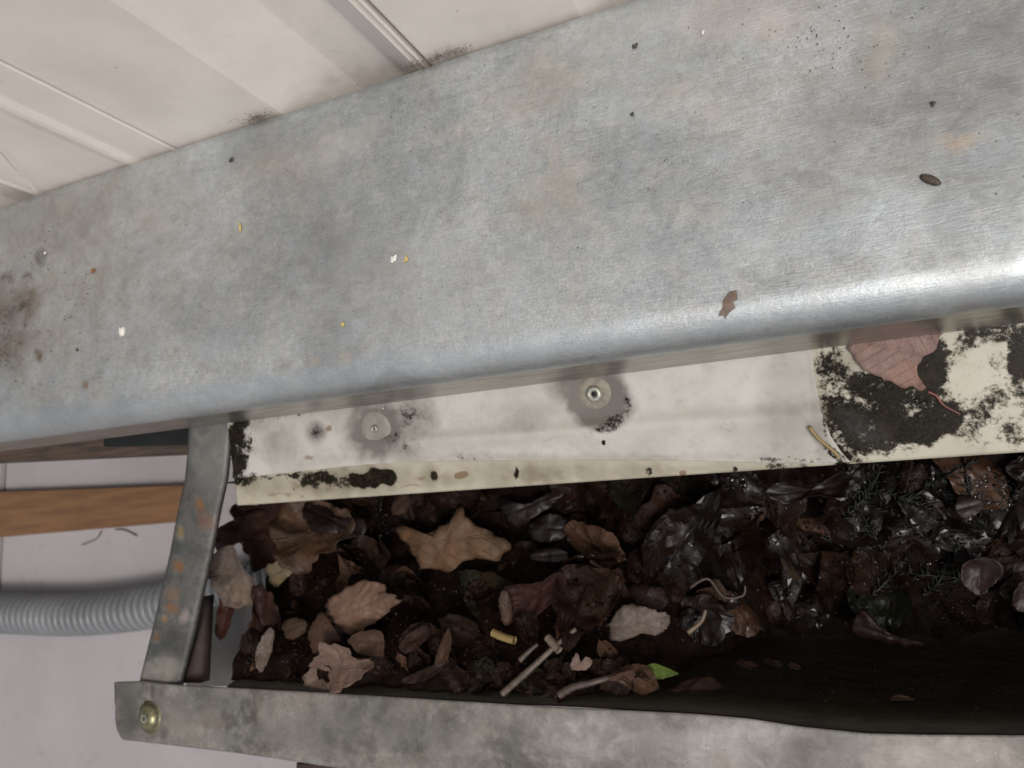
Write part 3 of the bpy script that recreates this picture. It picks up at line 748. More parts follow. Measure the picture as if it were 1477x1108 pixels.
def smooth_loop(P):
    out = []; m = len(P)
    for i in range(m):
        p0, p1, p2, p3 = P[i - 1], P[i], P[(i + 1) % m], P[(i + 2) % m]
        for k in range(5):
            t = k / 5; out.append(0.5 * ((2 * p1) + (-p0 + p2) * t + (2 * p0 - 5 * p1 + 4 * p2 - p3) * t * t + (-p0 + 3 * p1 - 3 * p2 + p3) * t ** 3))
    return out
def leaf_mesh(outline, rings=7, curl=0.006, fold=0.0, seed=0, axis=None, wav=.0018, res=72, side_curl=0.0):
    """outline: closed list of Vectors in a local XY plane; returns mesh with curl and uv"""
    P = [Vector((p[0], p[1], 0)) for p in outline]
    if len(P) < 30: P = smooth_loop(P)
    per = [0]
    for a, b in zip(P, P[1:] + P[:1]): per.append(per[-1] + (b - a).length)
    R = []
    for i in range(res):
        s = per[-1] * i / res; j = 0
        while per[j + 1] < s: j += 1
        R.append(P[j].lerp(P[(j + 1) % len(P)], (s - per[j]) / max(per[j + 1] - per[j], 1e-9)))
    R = [(R[i - 1] * .1 + R[i] * .8 + R[(i + 1) % res] * .1) for i in range(res)]
    c = sum(R, Vector()) / res
    if axis is None:
        far = max(R, key=lambda q: (q - c).length); axis = (far - c).normalized()
    pa = Vector((-axis.y, axis.x, 0))
    us = [(q - c).dot(axis) for q in R]; vs = [(q - c).dot(pa) for q in R]
    ul, vl = max(us) - min(us), max(max(vs), -min(vs))
    size = max(ul, 2 * vl)
    ks = min(1.3, size / .055); curl *= ks; wav *= ks; fold *= ks
    V = []; UV = []
    for k in range(rings + 1):
        s = k / rings
        for i, q in enumerate(R):
            rag = 1 + (0.12 * nz(i * .35, seed) + 0.09 * nz(i * 1.1, seed + 4)) * s ** 3
            p = c + (q - c) * s * rag
            u = (p - c).dot(axis); v = (p - c).dot(pa)
            rdg = (1 - 3.0 * abs(nz(p.x * 34 + seed, p.y * 34, seed + 5))) + .6 * (1 - 3.0 * abs(nz(p.x * 85 + seed, p.y * 85, seed + 2)))
            z = (1 if math.sin(seed * 2.3) > .1 else -1) * abs(curl) * .9 * (s ** 2.2) * (.55 + .9 * nz(i * .09, seed * 1.3, 4) + .4)
            z += curl * 1.1 * nz(p.x * 24 + seed, p.y * 24, seed + 9) + wav * 1.2 * rdg * (.4 + s)
            z += fold * .5 * abs(v) - .0008 * ks * math.exp(-(v / .0014) ** 2)
            if side_curl: z += side_curl * max(0.0, (v / vl) * math.copysign(1, math.sin(seed * 5.3)) - .25) ** 2
            V.append((p.x, p.y, z)); UV.append(((u - min(us)) / ul, .5 + v / (2 * vl)))
    F = grid_faces(rings + 1, res, closed=True)
    me = pydata(V, F)
    uvl = me.uv_layers.new(name='UVMap')
    li = np.empty(len(me.loops), dtype=np.int32); me.loops.foreach_get('vertex_index', li)
    uvl.data.foreach_set('uv', np.asarray(UV, dtype=np.float32)[li].ravel())
    return me
def conv(z, pts):
    S_ = dict(a=(250, 680, 3.4625), b=(550, 680, 3.26), c=(800, 640, 3.078), d=(1077, 640, 3.078), e=(800, 900, 2.182), p=(0, 0, 1))[z]
    return [(S_[0] + x / S_[2], S_[1] + y / S_[2]) for x, y in pts]
def hero(z0, sp, pts, col, label, tilt=(0, 0), curl=.005, wet=.25, rough=.5, mottle=.5, axis=None, seed=None, cat='leaf', name='leaf', group=None, wav=.0018, plane=None, lean=None, onwall=False):
    pp = conv(sp, pts); n = len(pp); cx_ = sum(p[0] for p in pp) / n; cy_ = sum(p[1] for p in pp) / n
    zin = z0
    if onwall:
        A_ = Vector((0, -.1664, -.5765)); wn = Vector((0, .1185, .0264)).normalized(); r0_ = ray(cx_, cy_); C = r0_ * (A_.dot(wn) / r0_.dot(wn)) + wn * .0025; nn = (wn + Vector((0, 0, .25))).normalized()
    if not plane and not onwall:
        for _ in range(3):
            C = atz(cx_, cy_, z0); hz = heap(C.x, C.y) + .004 + (zin + .64) * .55
            z0 = min(max(z0, hz), (zsheet(C.y) - .012) if C.y > -.01 else -.5785)
        HERO.append((cx_, cy_, (max(p[0] for p in pp) - min(p[0] for p in pp)) / 2, (max(p[1] for p in pp) - min(p[1] for p in pp)) / 2, z0))
    if plane: C = atplane(cx_, cy_, SA, SB) + Vector((0, 0, plane)); nn = (NS + Vector((*(lean or (0, 0)), 0))).normalized()
    elif not onwall:
        C = atz(cx_, cy_, z0); nn = Vector((math.sin(rad(tilt[0])), math.sin(rad(tilt[1])), 1)).normalized()
    q = Vector((0, 0, 1)).rotation_difference(nn); qi = q.inverted()
    loc = []
    for x, y in pp:
        r = ray(x, y); t = C.dot(nn) / r.dot(nn); loc.append(qi @ (r * t - C))
    ax = None
    if axis:
        v = Vector((axis[0], axis[1], 0)).normalized(); ax = v
    sd_ = seed if seed is not None else (hash(label) % 97 if False else (len(label) * 7 + int(cx_)) % 97)
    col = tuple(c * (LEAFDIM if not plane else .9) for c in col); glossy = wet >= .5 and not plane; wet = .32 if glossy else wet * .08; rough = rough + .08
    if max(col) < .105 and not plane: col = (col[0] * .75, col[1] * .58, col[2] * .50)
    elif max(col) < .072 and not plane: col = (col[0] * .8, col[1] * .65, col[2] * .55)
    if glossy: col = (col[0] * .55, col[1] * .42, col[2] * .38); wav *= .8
    me = leaf_mesh([(v.x, v.y) for v in loc], rings=10, curl=curl, seed=sd_, axis=ax, wav=wav)
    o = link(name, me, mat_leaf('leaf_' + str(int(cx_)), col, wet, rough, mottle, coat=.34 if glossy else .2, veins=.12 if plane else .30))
    o.location = C; o.rotation_mode = 'QUATERNION'; o.rotation_quaternion = q
    md = o.modifiers.new('s', 'SOLIDIFY'); md.thickness = .0003; md.offset = 0
    tag(o, label, cat, group)
    return o
HERO = []
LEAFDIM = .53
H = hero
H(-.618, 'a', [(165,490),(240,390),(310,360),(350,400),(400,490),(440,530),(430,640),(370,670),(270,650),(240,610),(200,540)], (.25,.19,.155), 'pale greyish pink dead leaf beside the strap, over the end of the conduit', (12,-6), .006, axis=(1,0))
H(-.665, 'a', [(185,360),(200,300),(240,270),(330,215),(480,190),(550,300),(570,430),(480,470),(400,500),(350,400),(300,350),(220,400)], (.075,.038,.026), 'dark brown leaf overhanging the gutter end between the strap and the tan leaf', (4,10), .006, mottle=.6)
H(-.685, 'a', [(390,1050),(350,960),(380,860),(430,700),(400,600),(480,560),(560,700),(520,860),(480,1050)], (.07,.035,.024), 'blackish leaf hanging over the open gutter end below the ochre curled leaf', (10,0), .006, axis=(0,1))
H(-.680, 'a', [(318,175),(420,168),(560,140),(600,240),(540,330),(430,345),(330,290)], (.06,.03,.02), 'blackish brown leaf tucked under the left corner of the cream sheet', (4,4), .004, mottle=.6)
H(-.632, 'a', [(510,265),(590,160),(650,150),(780,160),(860,200),(930,230),(920,320),(850,400),(760,450),(680,520),(600,500),(560,430),(530,350)], (.17,.12,.075), 'broad tan and brown dead leaf under the left end of the cream sheet', (6,18), .010, mottle=.8)
H(-.628, 'a', [(650,165),(780,155),(800,220),(940,225),(960,290),(880,330),(820,310),(700,300),(650,230)], (.055,.042,.042), 'dark purplish leaf lying on the broad tan leaf', (5,25), .004, wet=.5)
H(-.618, 'a', [(740,700),(770,640),(880,570),(960,570),(1040,600),(1100,655),(1040,720),(950,790),(850,830),(800,800),(790,760)], (.30,.175,.12), 'orange brown pointed leaf, the brightest in the litter', (-8,-10), .007, axis=(1,.3), mottle=.35)
H(-.612, 'a', [(690,1060),(700,980),(760,890),(790,830),(900,870),(940,910),(1040,920),(1000,980),(900,1050),(780,1085)], (.28,.18,.135), 'folded pinkish brown leaf touching the gutter flange', (-10,-16), .009, axis=(.5,1), mottle=.35)
H(-.622, 'a', [(880,830),(950,790),(1040,800),(1055,880),(1040,920),(940,905),(900,870)], (.15,.105,.08), 'small brown leaf between the orange leaf and the folded leaf', (25,-6), .005)
H(-.632, 'b', [(50,250),(150,270),(180,310),(330,230),(355,235),(360,170),(390,165),(430,240),(520,290),(580,330),(560,400),(520,420),(470,410),(380,420),(300,480),(240,450),(170,465),(130,380),(80,310)], (.22,.125,.068), 'ragged ochre brown leaf with a torn lobed edge', (0,10), .006, axis=(1,.1), mottle=.45)
H(-.640, 'b', [(610,530),(700,510),(780,500),(860,450),(900,480),(860,560),(770,650),(690,680),(620,670)], (.105,.058,.052), 'dull reddish brown folded leaf in the middle of the gutter', (-10,-12), .008, axis=(1,.5))
H(-.640, 'c', [(235,870),(250,790),(290,730),(330,720),(450,740),(510,770),(500,820),(450,860),(380,850),(290,890)], (.26,.20,.165), 'pale buff leaf standing out alone right of the middle', (4,-12), .006, axis=(1,.2), mottle=.4)
H(-.648, 'c', [(300,640),(380,620),(470,640),(500,700),(450,740),(340,720)], (.06,.042,.04), 'dim leaf just behind the pale buff leaf', (0,10), .006)
H(-.618, 'a', [(460,500),(490,460),(550,435),(590,460),(590,500),(520,560),(490,590),(470,550)], (.27,.21,.12), 'small ochre curled leaf right of the pale pink leaf', (-14,0), .007)
H(-.62, 'a', [(1085,190),(1120,110),(1170,110),(1185,150),(1160,200),(1100,215)], (.12,.085,.065), 'little brown leaf tucked under the dark patch of the cream sheet', (0,20), .004)
H(-.622, 'b', [(890,925),(910,860),(928,860),(938,915),(962,870),(992,895),(960,935)], (.30,.20,.16), 'tiny pinkish V-shaped leaf scrap above the root-like twig', (0,-10), .003)
H(-.612, 'p', [(930,962),(943,956),(960,961),(979,970),(966,975),(947,979),(935,972)], (.17,.26,.045), 'small bright green leaf near the gutter flange', (0,-8), .002, mottle=.15)
H(-.612, 'b', [(1070,970),(1130,940),(1185,925),(1195,950),(1192,985),(1150,970),(1105,980)], (.19,.12,.085), 'curled tan leaf scrap left of the green leaf', (0,-18), .004)
H(-.630, 'a', [(415,930),(430,860),(480,780),(510,790),(500,880),(470,960),(440,1000)], (.22,.165,.13), 'narrow pale leaf standing on edge left of the folded leaf', (30,0), .005, axis=(0,1))
H(-.628, 'a', [(660,820),(700,740),(740,700),(790,760),(850,840),(780,860),(740,930),(680,900)], (.15,.105,.078), 'brown leaf tucked behind the orange leaf', (15,0), .006)
H(-.634, 'a', [(540,760),(600,730),(660,750),(650,800),(600,840),(560,830)], (.12,.09,.062), 'small drab leaf left of the brown tucked leaf', (10,10), .005)
H(-.70, 'a', [(215,810),(232,700),(250,610),(330,620),(300,740),(262,830)], (.11,.05,.04), 'dark red leaf tip hanging off the gutter end under the pale pink leaf', (20,0), .004)
H(-.606, 'e', [(340,225),(400,185),(500,170),(527,200),(480,232),(400,248)], (.12,.08,.068), 'low brown leaf resting against the gutter right of the green leaf', (0,-20), .004, onwall=True)
H(-.608, 'e', [(250,200),(275,150),(300,170),(330,200),(300,215)], (.10,.065,.055), 'narrow brown scrap directly below the green leaf', (0,-10), .003)
H(-.672, 'd', [(460,840),(500,740),(545,760),(600,820),(700,870),(775,885),(770,912),(640,890),(560,875)], (.085,.066,.066), 'greyish purple tapering leaf low at the right', (-6,-8), .004, wet=.6, rough=.4)
H(-.668, 'd', [(945,600),(960,530),(1030,500),(1110,515),(1135,570),(1070,640),(1030,675),(985,645)], (.085,.060,.062), 'dull mauve rounded leaf at the far right of the gutter', (0,-10), .005, wet=.5)
H(-.660, 'd', [(925,300),(940,230),(1000,240),(1060,260),(1030,310),(970,335)], (.07,.05,.05), 'dull mauve leaf scrap just below the cream edge at right', (0,5), .005, wet=.5)
H(-.672, 'd', [(1175,700),(1195,630),(1250,600),(1300,640),(1290,740),(1210,745)], (.09,.07,.072), 'mauve leaf cut by the right border of the picture', (0,-5), .005, wet=.5)
H(-.630, 'd', [(80,230),(140,180),(300,190),(440,115),(455,210),(430,245),(300,235),(180,265)], (.055,.05,.052), 'wet grey leaf glinting under the end of the white flashing', (0,8), .005, wet=1.0, rough=.3)
H(-.645, 'b', [(550,130),(620,150),(700,140),(800,80),(860,100),(740,200),(640,260),(590,225)], (.05,.04,.045), 'slate purple leaf under the middle of the flashing', (0,8), .005, wet=.7)
H(-.650, 'b', [(690,250),(800,195),(880,240),(850,320),(720,330)], (.04,.032,.034), 'dark slate leaf below the slate purple one', (0,4), .005, wet=.7)
H(-.642, 'b', [(700,410),(760,360),(860,370),(880,410),(800,430)], (.06,.056,.062), 'bluish wet leaf sliver glinting in the middle', (0,14), .004, wet=1.0, rough=.3)
H(-.625, 'b', [(255,890),(290,790),(318,735),(335,790),(318,870),(280,915)], (.14,.095,.07), 'curled brown leaf sliver right of the folded leaf', (20,0), .006, axis=(.2,1))
H(-.638, 'b', [(550,610),(570,555),(600,580),(617,680),(592,730),(560,690)], (.16,.115,.09), 'narrow upright leaf left of the reddish folded leaf', (14,0), .006, axis=(0,1))
H(-.640, 'b', [(95,820),(150,750),(220,715),(240,760),(190,815),(140,845)], (.09,.058,.045), 'brown leaf in the hollow right of the orange leaf', (0,-8), .006)
H(-.618, 'b', [(105,975),(200,925),(290,895),(280,935),(220,970),(150,990)], (.11,.08,.06), 'thin wet leaf sliver near the flange below the hollow', (0,-10), .004, wet=.8)
H(-.652, 'c', [(690,620),(720,600),(760,650),(770,700),(735,690)], (.10,.075,.05), 'small curved leaf right of the pale buff leaf', (0,0), .004)
H(-.668, 'c', [(1000,500),(1040,530),(1085,590),(1070,610),(1020,560)], (.07,.058,.042), 'thin curved leaf rim below the glinting leaf', (0,0), .003)
H(-.640, 'c', [(803,972),(822,952),(850,966),(880,968),(912,985),(905,1003),(866,1012),(846,998),(828,990)], (.14,.10,.09), 'small pinkish scrap at the edge of the dark gutter wall', (0,-10), .003, onwall=True)
H(-.645, 'c', [(915,950),(940,948),(962,962),(1000,966),(1036,982),(1028,1000),(1000,1004),(985,990),(950,985)], (.09,.07,.068), 'grey scrap right of the pinkish scrap', (0,-10), .003, onwall=True)
H(-.645, 'c', [(1035,975),(1060,970),(1093,990),(1080,1002),(1045,998)], (.15,.115,.085), 'little tan scrap, last before the bare gutter wall', (0,-10), .003, onwall=True)
H(-.634, 'p', [(1283,1006),(1295,1003),(1317,1008),(1314,1011),(1290,1010)], (.17,.12,.095), 'lone tan scrap stuck on the bare gutter wall at right', (0,-40), .001, onwall=True)
H(-.646, 'a', [(1140,850),(1180,780),(1260,750),(1330,780),(1280,830),(1200,860)], (.09,.058,.046), 'brown leaf right of the folded leaf in shadow', (0,5), .007)
# leaf on the cream sheet
pk = H(0, 'p', [(1214,480),(1222,500),(1240,528),(1262,540),(1285,553),(1310,558),(1338,566),(1326,545),(1322,530),(1330,515),(1346,508),(1354,490),(1362,462),(1290,455)], (.28,.18,.155),
       'pink leaf lying on the mouldy cream sheet, half under the beam', curl=.0005, wet=.1, mottle=.3, plane=.0035, wav=.0004)
def stick(name, pts, r, mat, label, cat, n=8, planar=False, r1=None):
    W = []
    for p in pts:
        if planar: W.append(atplane(p[0], p[1], SA, SB) + Vector((0, 0, p[2])))
        else:
            q = atz(*p)
            for _ in range(3): q = atz(p[0], p[1], min(max(p[2], heap(q.x, q.y) + .011), -.580))
            W.append(q)
    W = spline(W, 6)
    rr = [lerp(r, r1 if r1 else r * .6, i / (len(W) - 1)) * (1 + .15 * nz(i * .9, r * 1e4)) for i in range(len(W))]
    V, F = tube(W, rr, n)
    return tag(link(name, pydata(V, F), mat), label, cat)
stick('leaf_stalk', [(1337,566,.004),(1350,572,.003),(1360,585,.003),(1384,598,.0025)], .0011, M_redtwig, 'red stalk of the pink leaf on the cream sheet', 'stalk', planar=True)
stick('dry_needle', [(1168,617,.010),(1180,633,.009),(1203,652,.006),(1212,664,.005)], .0016, mat_simple('ochre_needle', (.28,.19,.08), rough=.5), 'ochre dry needle at the lower corner of the white flashing', 'needle', planar=True)
b2 = lambda x, y, z: (550 + x / 3.26, 680 + y / 3.26, z)
stick('twig', [b2(570,1045,-.605), b2(700,930,-.612), b2(820,820,-.622), b2(915,740,-.635)], .0030, mat_simple('grey_brown_twig', (.12,.085,.065), (.07,.05,.038), rough=.5, sc=140, bump=.5), 'long straight dark twig slanting up from the gutter flange', 'twig')
stick('twig', [b2(525,758,-.628), b2(575,780,-.625), b2(628,796,-.622)], .0036, mat_simple('yellow_twig', (.30,.21,.08), (.2,.13,.05), rough=.5), 'short pale yellow twig in the middle of the litter', 'twig', r1=.0034)
stick('twig', [b2(783,782,-.618), b2(810,812,-.616), b2(836,842,-.614)], .0036, mat_simple('buff_twig', (.17,.13,.095), rough=.6), 'short buff twig end crossing the long straight twig', 'twig', r1=.0036)
stick('twig', [b2(985,425,-.645), b2(1060,470,-.648), b2(1145,515,-.652)], .0020, mat_simple('rust_twig', (.06,.025,.016), rough=.5), 'rusty red stem below the middle of the flashing', 'twig')
stick('twig', [b2(838,1050,-.604), b2(900,1015,-.606), b2(1000,990,-.608), b2(1085,965,-.612)], .0036, M_twig, 'knobbly root-like twig lying along the gutter flange', 'twig')
stick('twig', [b2(1110,975,-.608), b2(1170,1010,-.606), b2(1215,1050,-.606)], .0024, M_twig, 'short side twig just left of the green leaf', 'twig')
stick('twig', [b2(650,890,-.618), b2(690,850,-.62), b2(735,812,-.625)], .0026, M_twig, 'short brown twig left of the long straight twig', 'twig')
c3 = lambda x, y, z: (800 + x / 3.078, 640 + y / 3.078, z)
stick('twig', [c3(590,840,-.64), c3(650,790,-.64), c3(670,740,-.642)], .0022, mat_simple('tan_twig', (.17,.12,.08), rough=.5), 'hooked tan twig right of the pale buff leaf', 'twig')
stick('twig', [c3(600,640,-.65), c3(680,600,-.65), c3(750,680,-.65), c3(835,675,-.652), c3(845,630,-.652)], .0014, M_twig, 'wiry looped stem right of centre', 'twig')

# anonymous leaves of the litter
def ovate(L, W, tip=.5, teeth=0):
    P = []
    for i in range(22):
        t = i / 21; P.append((L * (t - .5), W * math.sin(math.pi * t ** tip) ** .8 * (1 - .25 * t)))
    Q = [(x, -y) for x, y in P[::-1]][1:-1]
    return P + Q
def lobed(L):
    P = []
    for i in range(40):
        th = 2 * math.pi * i / 40
        r = L * (.34 + .15 * abs(math.cos(2.5 * th)) ** 1.4 + .02 * math.sin(9 * th))
        P.append((r * math.cos(th), r * math.sin(th)))
    return P
protos = []
for k in range(16):
    Lf = random.uniform(.034, .062)
    ol = lobed(Lf * 1.1) if k % 5 == 4 else ovate(Lf, Lf * random.uniform(.26, .42), random.uniform(.6, .9))
    protos.append(leaf_mesh(ol, rings=7, curl=random.uniform(.003, .010), side_curl=random.choice((0, 0, .010, .018)), fold=random.uniform(-.3, .35), seed=k * 3.7, axis=Vector((1, 0, 0)), res=40, wav=.0024))
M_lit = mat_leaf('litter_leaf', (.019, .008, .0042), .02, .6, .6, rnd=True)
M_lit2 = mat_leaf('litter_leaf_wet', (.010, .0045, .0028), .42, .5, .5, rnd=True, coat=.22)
count = 0
for me in protos: me.materials.append(M_lit)
wetprotos = []
for me in protos:
    m2 = me.copy(); m2.materials.clear(); m2.materials.append(M_lit2); wetprotos.append(m2)
tries = 0
xl, xr = xg0 + .006, 0.19
edge_n = 0
while count < 296 and tries < 5000:
    tries += 1
    x = random.uniform(xl, xr); y = random.uniform(-.158, .018)
    if count >= 246: x = random.uniform(xl, -.14); y = random.uniform(-.164, -.138)
    z = heap(x, y) - random.uniform(.0, .016)
    px, py = proj((x, y, z))
    right = px > 980
    if right: z += .003
    if any(abs(px - a) < b * .9 + 8 and abs(py - c) < d * .9 + 8 for a, c, b, d, _ in HERO): z -= .024
    if y < -.126 and px > 1020: continue
    me = random.choice(wetprotos if right and random.random() < .75 else protos)
    o = bpy.data.objects.new('dead_leaf', me); COL.objects.link(o)
    mx = 18 if right else 42
    sc_ = random.uniform(.75, 1.65)
    if y < -.115 or x < xl + .03: sc_ = random.uniform(.45, .8)
    if count >= 246: z = -.587 - random.random() * .008
    o.scale = (sc_,) * 3
    o.rotation_euler = (rad(random.uniform(-mx, mx)), rad(random.uniform(-mx, mx)), random.uniform(0, 6.28))
    if random.random() < .3: o.rotation_euler[0] += math.pi
    o.location = (x, y, z)
    kn = protos.index(me) if me in protos else wetprotos.index(me)
    o['pk'] = kn; o['category'] = 'leaf'; o['group'] = 'dark wet leaves filling the gutter'
    mw = Matrix.LocRotScale(o.location, o.rotation_euler, o.scale)
    # stay below the sheet and inside the trough
    ws = [mw @ Vector(c) for c in o.bound_box] if False else [mw @ v.co for v in list(me.vertices)[::6]]
    mnx = max(q.z - (zsheet(q.y) - .005) for q in ws if q.y > -.004) if any(q.y > -.004 for q in ws) else -1
    if mnx > 0: o.location.z -= mnx + .001
    mny = min(q.y + lerp(.1655, .140, min(max((-.5765 - q.z) / .118, 0), 1)) for q in ws)
    if mny < .001: o.location.y += .001 - mny
    mxy = max(q.y for q in ws)
    if mxy > .03: o.location.y -= mxy - .03
    tz = max(q.z for q in ws if True)
    if tz > -.5775: o.location.z -= tz + .5775
    mnx_ = min(q.x for q in ws)
    if mnx_ < xg0 - .012: o.location.x += xg0 - .012 - mnx_
    mw = Matrix.LocRotScale(o.location, o.rotation_euler, o.scale)
    add_geo(me, mw); count += 1

LM = [(345, 835, 'pale greyish pink leaf'), (455, 765, 'broad tan leaf'), (505, 875, 'orange brown leaf'), (495, 955, 'folded pinkish leaf'), (650, 780, 'ragged ochre leaf'), (775, 860, 'reddish folded leaf'),
      (915, 895, 'pale buff leaf'), (952, 967, 'green leaf'), (725, 905, 'yellow twig'), (800, 930, 'buff twig end'), (838, 955, 'V-shaped scrap'), (1055, 695, 'bright water drops'), (1150, 705, 'glinting grey leaf'),
      (1280, 915, 'tapering purple leaf'), (1415, 835, 'mauve rounded leaf'), (1090, 960, 'pinkish scrap'), (870, 770, 'rusty red stem'), (545, 745, 'cluster of beads'), (760, 740, 'slate purple leaf'), (1290, 780, 'evergreen sprigs'), (1440, 710, 'beaded corner'), (640, 900, 'curled brown sliver')]
used = {}
for o in [q for q in COL.objects if 'pk' in q]:
    x, y = proj(o.location); lx, ly, ln = min(LM, key=lambda l: (l[0] - x) ** 2 + (l[1] - y) ** 2)
    dx, dy = x - lx, y - ly; d = math.hypot(dx, dy)
    if d < 16: rel = 'right at'
    else:
        a = ''
        if abs(dy) > .4 * d: a = 'above' if dy < 0 else 'below'
        b = ''
        if abs(dx) > .4 * d: b = 'left' if dx < 0 else 'right'
        rel = ('just ' if d < 40 else 'further ') + {('above', ''): 'above', ('below', ''): 'below', ('', 'left'): 'left of', ('', 'right'): 'right of', ('above', 'left'): 'up and left of', ('above', 'right'): 'up and right of', ('below', 'left'): 'down and left of', ('below', 'right'): 'down and right of'}[(a, b)]
    kn = o['pk']; del o['pk']
    shp = 'lobed' if kn % 5 == 4 else ('large oval' if o.scale[0] > .85 else 'oval' if o.scale[0] > .7 else 'small oval')
    if x > 1480: ln, rel = 'right border of the picture', 'beyond'
    lab = 'dark wet %s leaf %s the %s' % (shp, rel, ln)
    near = sorted(LM, key=lambda l: (l[0] - x) ** 2 + (l[1] - y) ** 2)
    alts = ['dark wet %s leaf between the %s and the %s' % (shp, ln, near[q][2]) for q in (1, 2, 3)] + ['dark wet %s leaf %s the %s, partly buried' % (shp, rel, ln)]
    if x <= 1480:
        while lab in used and alts: lab = alts.pop(0)
    used[lab] = 1
    o['label'] = lab
allv = [v for vs_, _ in LEAFGEO for v in vs_]; allf = [f for _, fs in LEAFGEO for f in fs]
bvh = BVHTree.FromPolygons(allv, allf)
def drop(x, y, z0=-.585):
    h = bvh.ray_cast(Vector((x, y, z0)), Vector((0, 0, -1)))
    return (h[0], h[1]) if h[0] is not None else (None, None)

# crumbs of rotted leaf
V, F = [], []
for i in range(9000):
    x = random.uniform(xl - .005, .32); y = random.uniform(-.150, .025)
    p = Vector((x, y, heap(x, y) - .006 + .008 * random.random())); px = proj(p)[0]
    h_, _n = drop(x, y)
    if h_ is None or h_.z > p.z + .004 or (px > 950 and random.random() < .5): continue
    p.z = h_.z
    s = random.uniform(.0007, .0026)
    q = Matrix.Rotation(random.uniform(0, 6.28), 3, Vector((random.random(), random.random(), random.random())).normalized())
    b0 = len(V)
    for c in ((1, 0, 0), (-.5, .8, 0), (-.6, -.7, .1), (0, 0, .9)): V.append(p + q @ (Vector(c) * s) + Vector((0, 0, s * .2)))
    F += [(b0, b0 + 1, b0 + 3), (b0 + 1, b0 + 2, b0 + 3), (b0 + 2, b0, b0 + 3), (b0, b0 + 2, b0 + 1)]
for i in range(700):
    x = random.uniform(-.22, .30); t = random.random() ** 1.6; z = lerp(-.700, -.585, t); y = -lerp(.141, .1635, t) + .0012
    if proj((x, y, z))[0] < 900: continue
    s_ = random.uniform(.0003, .0013); b0 = len(V)
    for c in ((1, 0, 0), (-.5, .3, .8), (-.6, -.2, -.7), (0, .9, .2)): V.append(Vector((x, y, z)) + Matrix.Rotation(i, 3, 'Y') @ (Vector(c) * s_))
    F += [(b0, b0 + 1, b0 + 3), (b0 + 1, b0 + 2, b0 + 3), (b0 + 2, b0, b0 + 3)]
tag(link('leaf_crumbs', pydata(V, F), M_crumb, smooth=False), 'fine dark crumbs of rotted leaf over the litter', 'leaf crumbs', kind='stuff')

# wet evergreen sprigs on the right
def sprig(px, py, ang, Ls, z):
    V, F = [], []
    base = atz(px, py, z); d = Vector((math.cos(ang), math.sin(ang), 0)); side = Vector((-d.y, d.x, 0))
    pts = []
    for i in range(12):
        t = i / 11; p = base + d * (Ls * t) + side * (.008 * math.sin(t * 2.4 + px))
        h, _ = drop(p.x, p.y); p.z = (h.z if h else z) + .0015 + .004 * t * (1 - t)
        pts.append(p)
    v, f = tube(pts, [lerp(.0013, .0005, i / 11) for i in range(12)], 6); V += v; F += f
    for i in range(1, 12):
        for k in range(2):
            for sg in (-1, 1):
                if random.random() < .3: continue
                p = pts[i - 1].lerp(pts[i], random.random()); L_ = random.uniform(.004, .011) * (1 - .4 * i / 12)
                e = p + (d * random.uniform(.2, 1.1) + side * sg * random.uniform(.4, 1) + Vector((0, 0, random.uniform(-.1, .35)))).normalized() * L_
                v, f = tube([p, p.lerp(e, .5) + Vector((0, 0, .0008)), e], [.0007, .0009, .0003], 4)
                o_ = len(V); V += v; F += [tuple(a + o_ for a in q) for q in f]
    return pydata(V, F)
sp = [(1210, 745, .9, .06, 'first from the flashing corner, pointing up'), (1262, 800, 1.7, .07, 'near the middle of the sprig patch'), (1238, 712, -.4, .055, 'running right below the cream edge'),
      (1330, 790, 2.3, .055, 'leaning left beside the mauve rounded leaf'), (1300, 720, .3, .06, 'lying along the cream sheet edge'), (1400, 860, 2.7, .06, 'low at the right above the bare gutter wall'),
      (1185, 770, -.2, .05, 'left of the patch in deep shadow'), (1440, 760, 1.9, .06, 'far right beside the picture border'), (1330, 860, .8, .05, 'below the mauve rounded leaf'), (1230, 860, .4, .05, 'above the tapering purple leaf')]
for px, py, a, Ls, lb in sp:
    tag(link('evergreen_sprig', sprig(px, py, a, Ls, -.66), M_moss), 'wet dark evergreen sprig, ' + lb, 'sprig', 'wet sprigs at the right of the gutter')

# water drops
def drops(lst, name, label, flat=.65):
    bm = bmesh.new()
    for p, r in lst:
        g = bmesh.ops.create_icosphere(bm, subdivisions=2, radius=r)
        for v in g['verts']: v.co = Vector((v.co.x, v.co.y, v.co.z * flat)) + p
    me = bpy.data.meshes.new('m'); bm.to_mesh(me); bm.free()
    tag(link(name, me, M_water), label, 'water drops', kind='stuff')
lst = []
def cluster(px, py, rx, ry, n, r0, r1):
    for i in range(n):
        a = random.uniform(0, 6.28); q = math.sqrt(random.random())
        c = atz(px + rx * q * math.cos(a), py + ry * q * math.sin(a), -.65)
        h, _ = drop(c.x, c.y)
        if h: lst.append((h + Vector((0, 0, .0002)), random.uniform(r0, r1) * 1.15))
cluster(545, 735, 12, 10, 14, .0012, .0026); cluster(550, 765, 12, 16, 16, .0012, .0026); cluster(1055, 695, 22, 10, 16, .0012, .0026)
cluster(1440, 710, 36, 34, 90, .0010, .0022); cluster(1280, 780, 90, 90, 120, .0006, .0016); cluster(1400, 860, 70, 60, 90, .0007, .0018)
cluster(1330, 700, 90, 26, 70, .0007, .0018); cluster(1140, 710, 50, 24, 40, .0007, .0018); cluster(1160, 850, 60, 40, 30, .0006, .0014)
cluster(870, 770, 70, 60, 26, .0006, .0015); cluster(600, 850, 30, 60, 10, .0006, .0016)
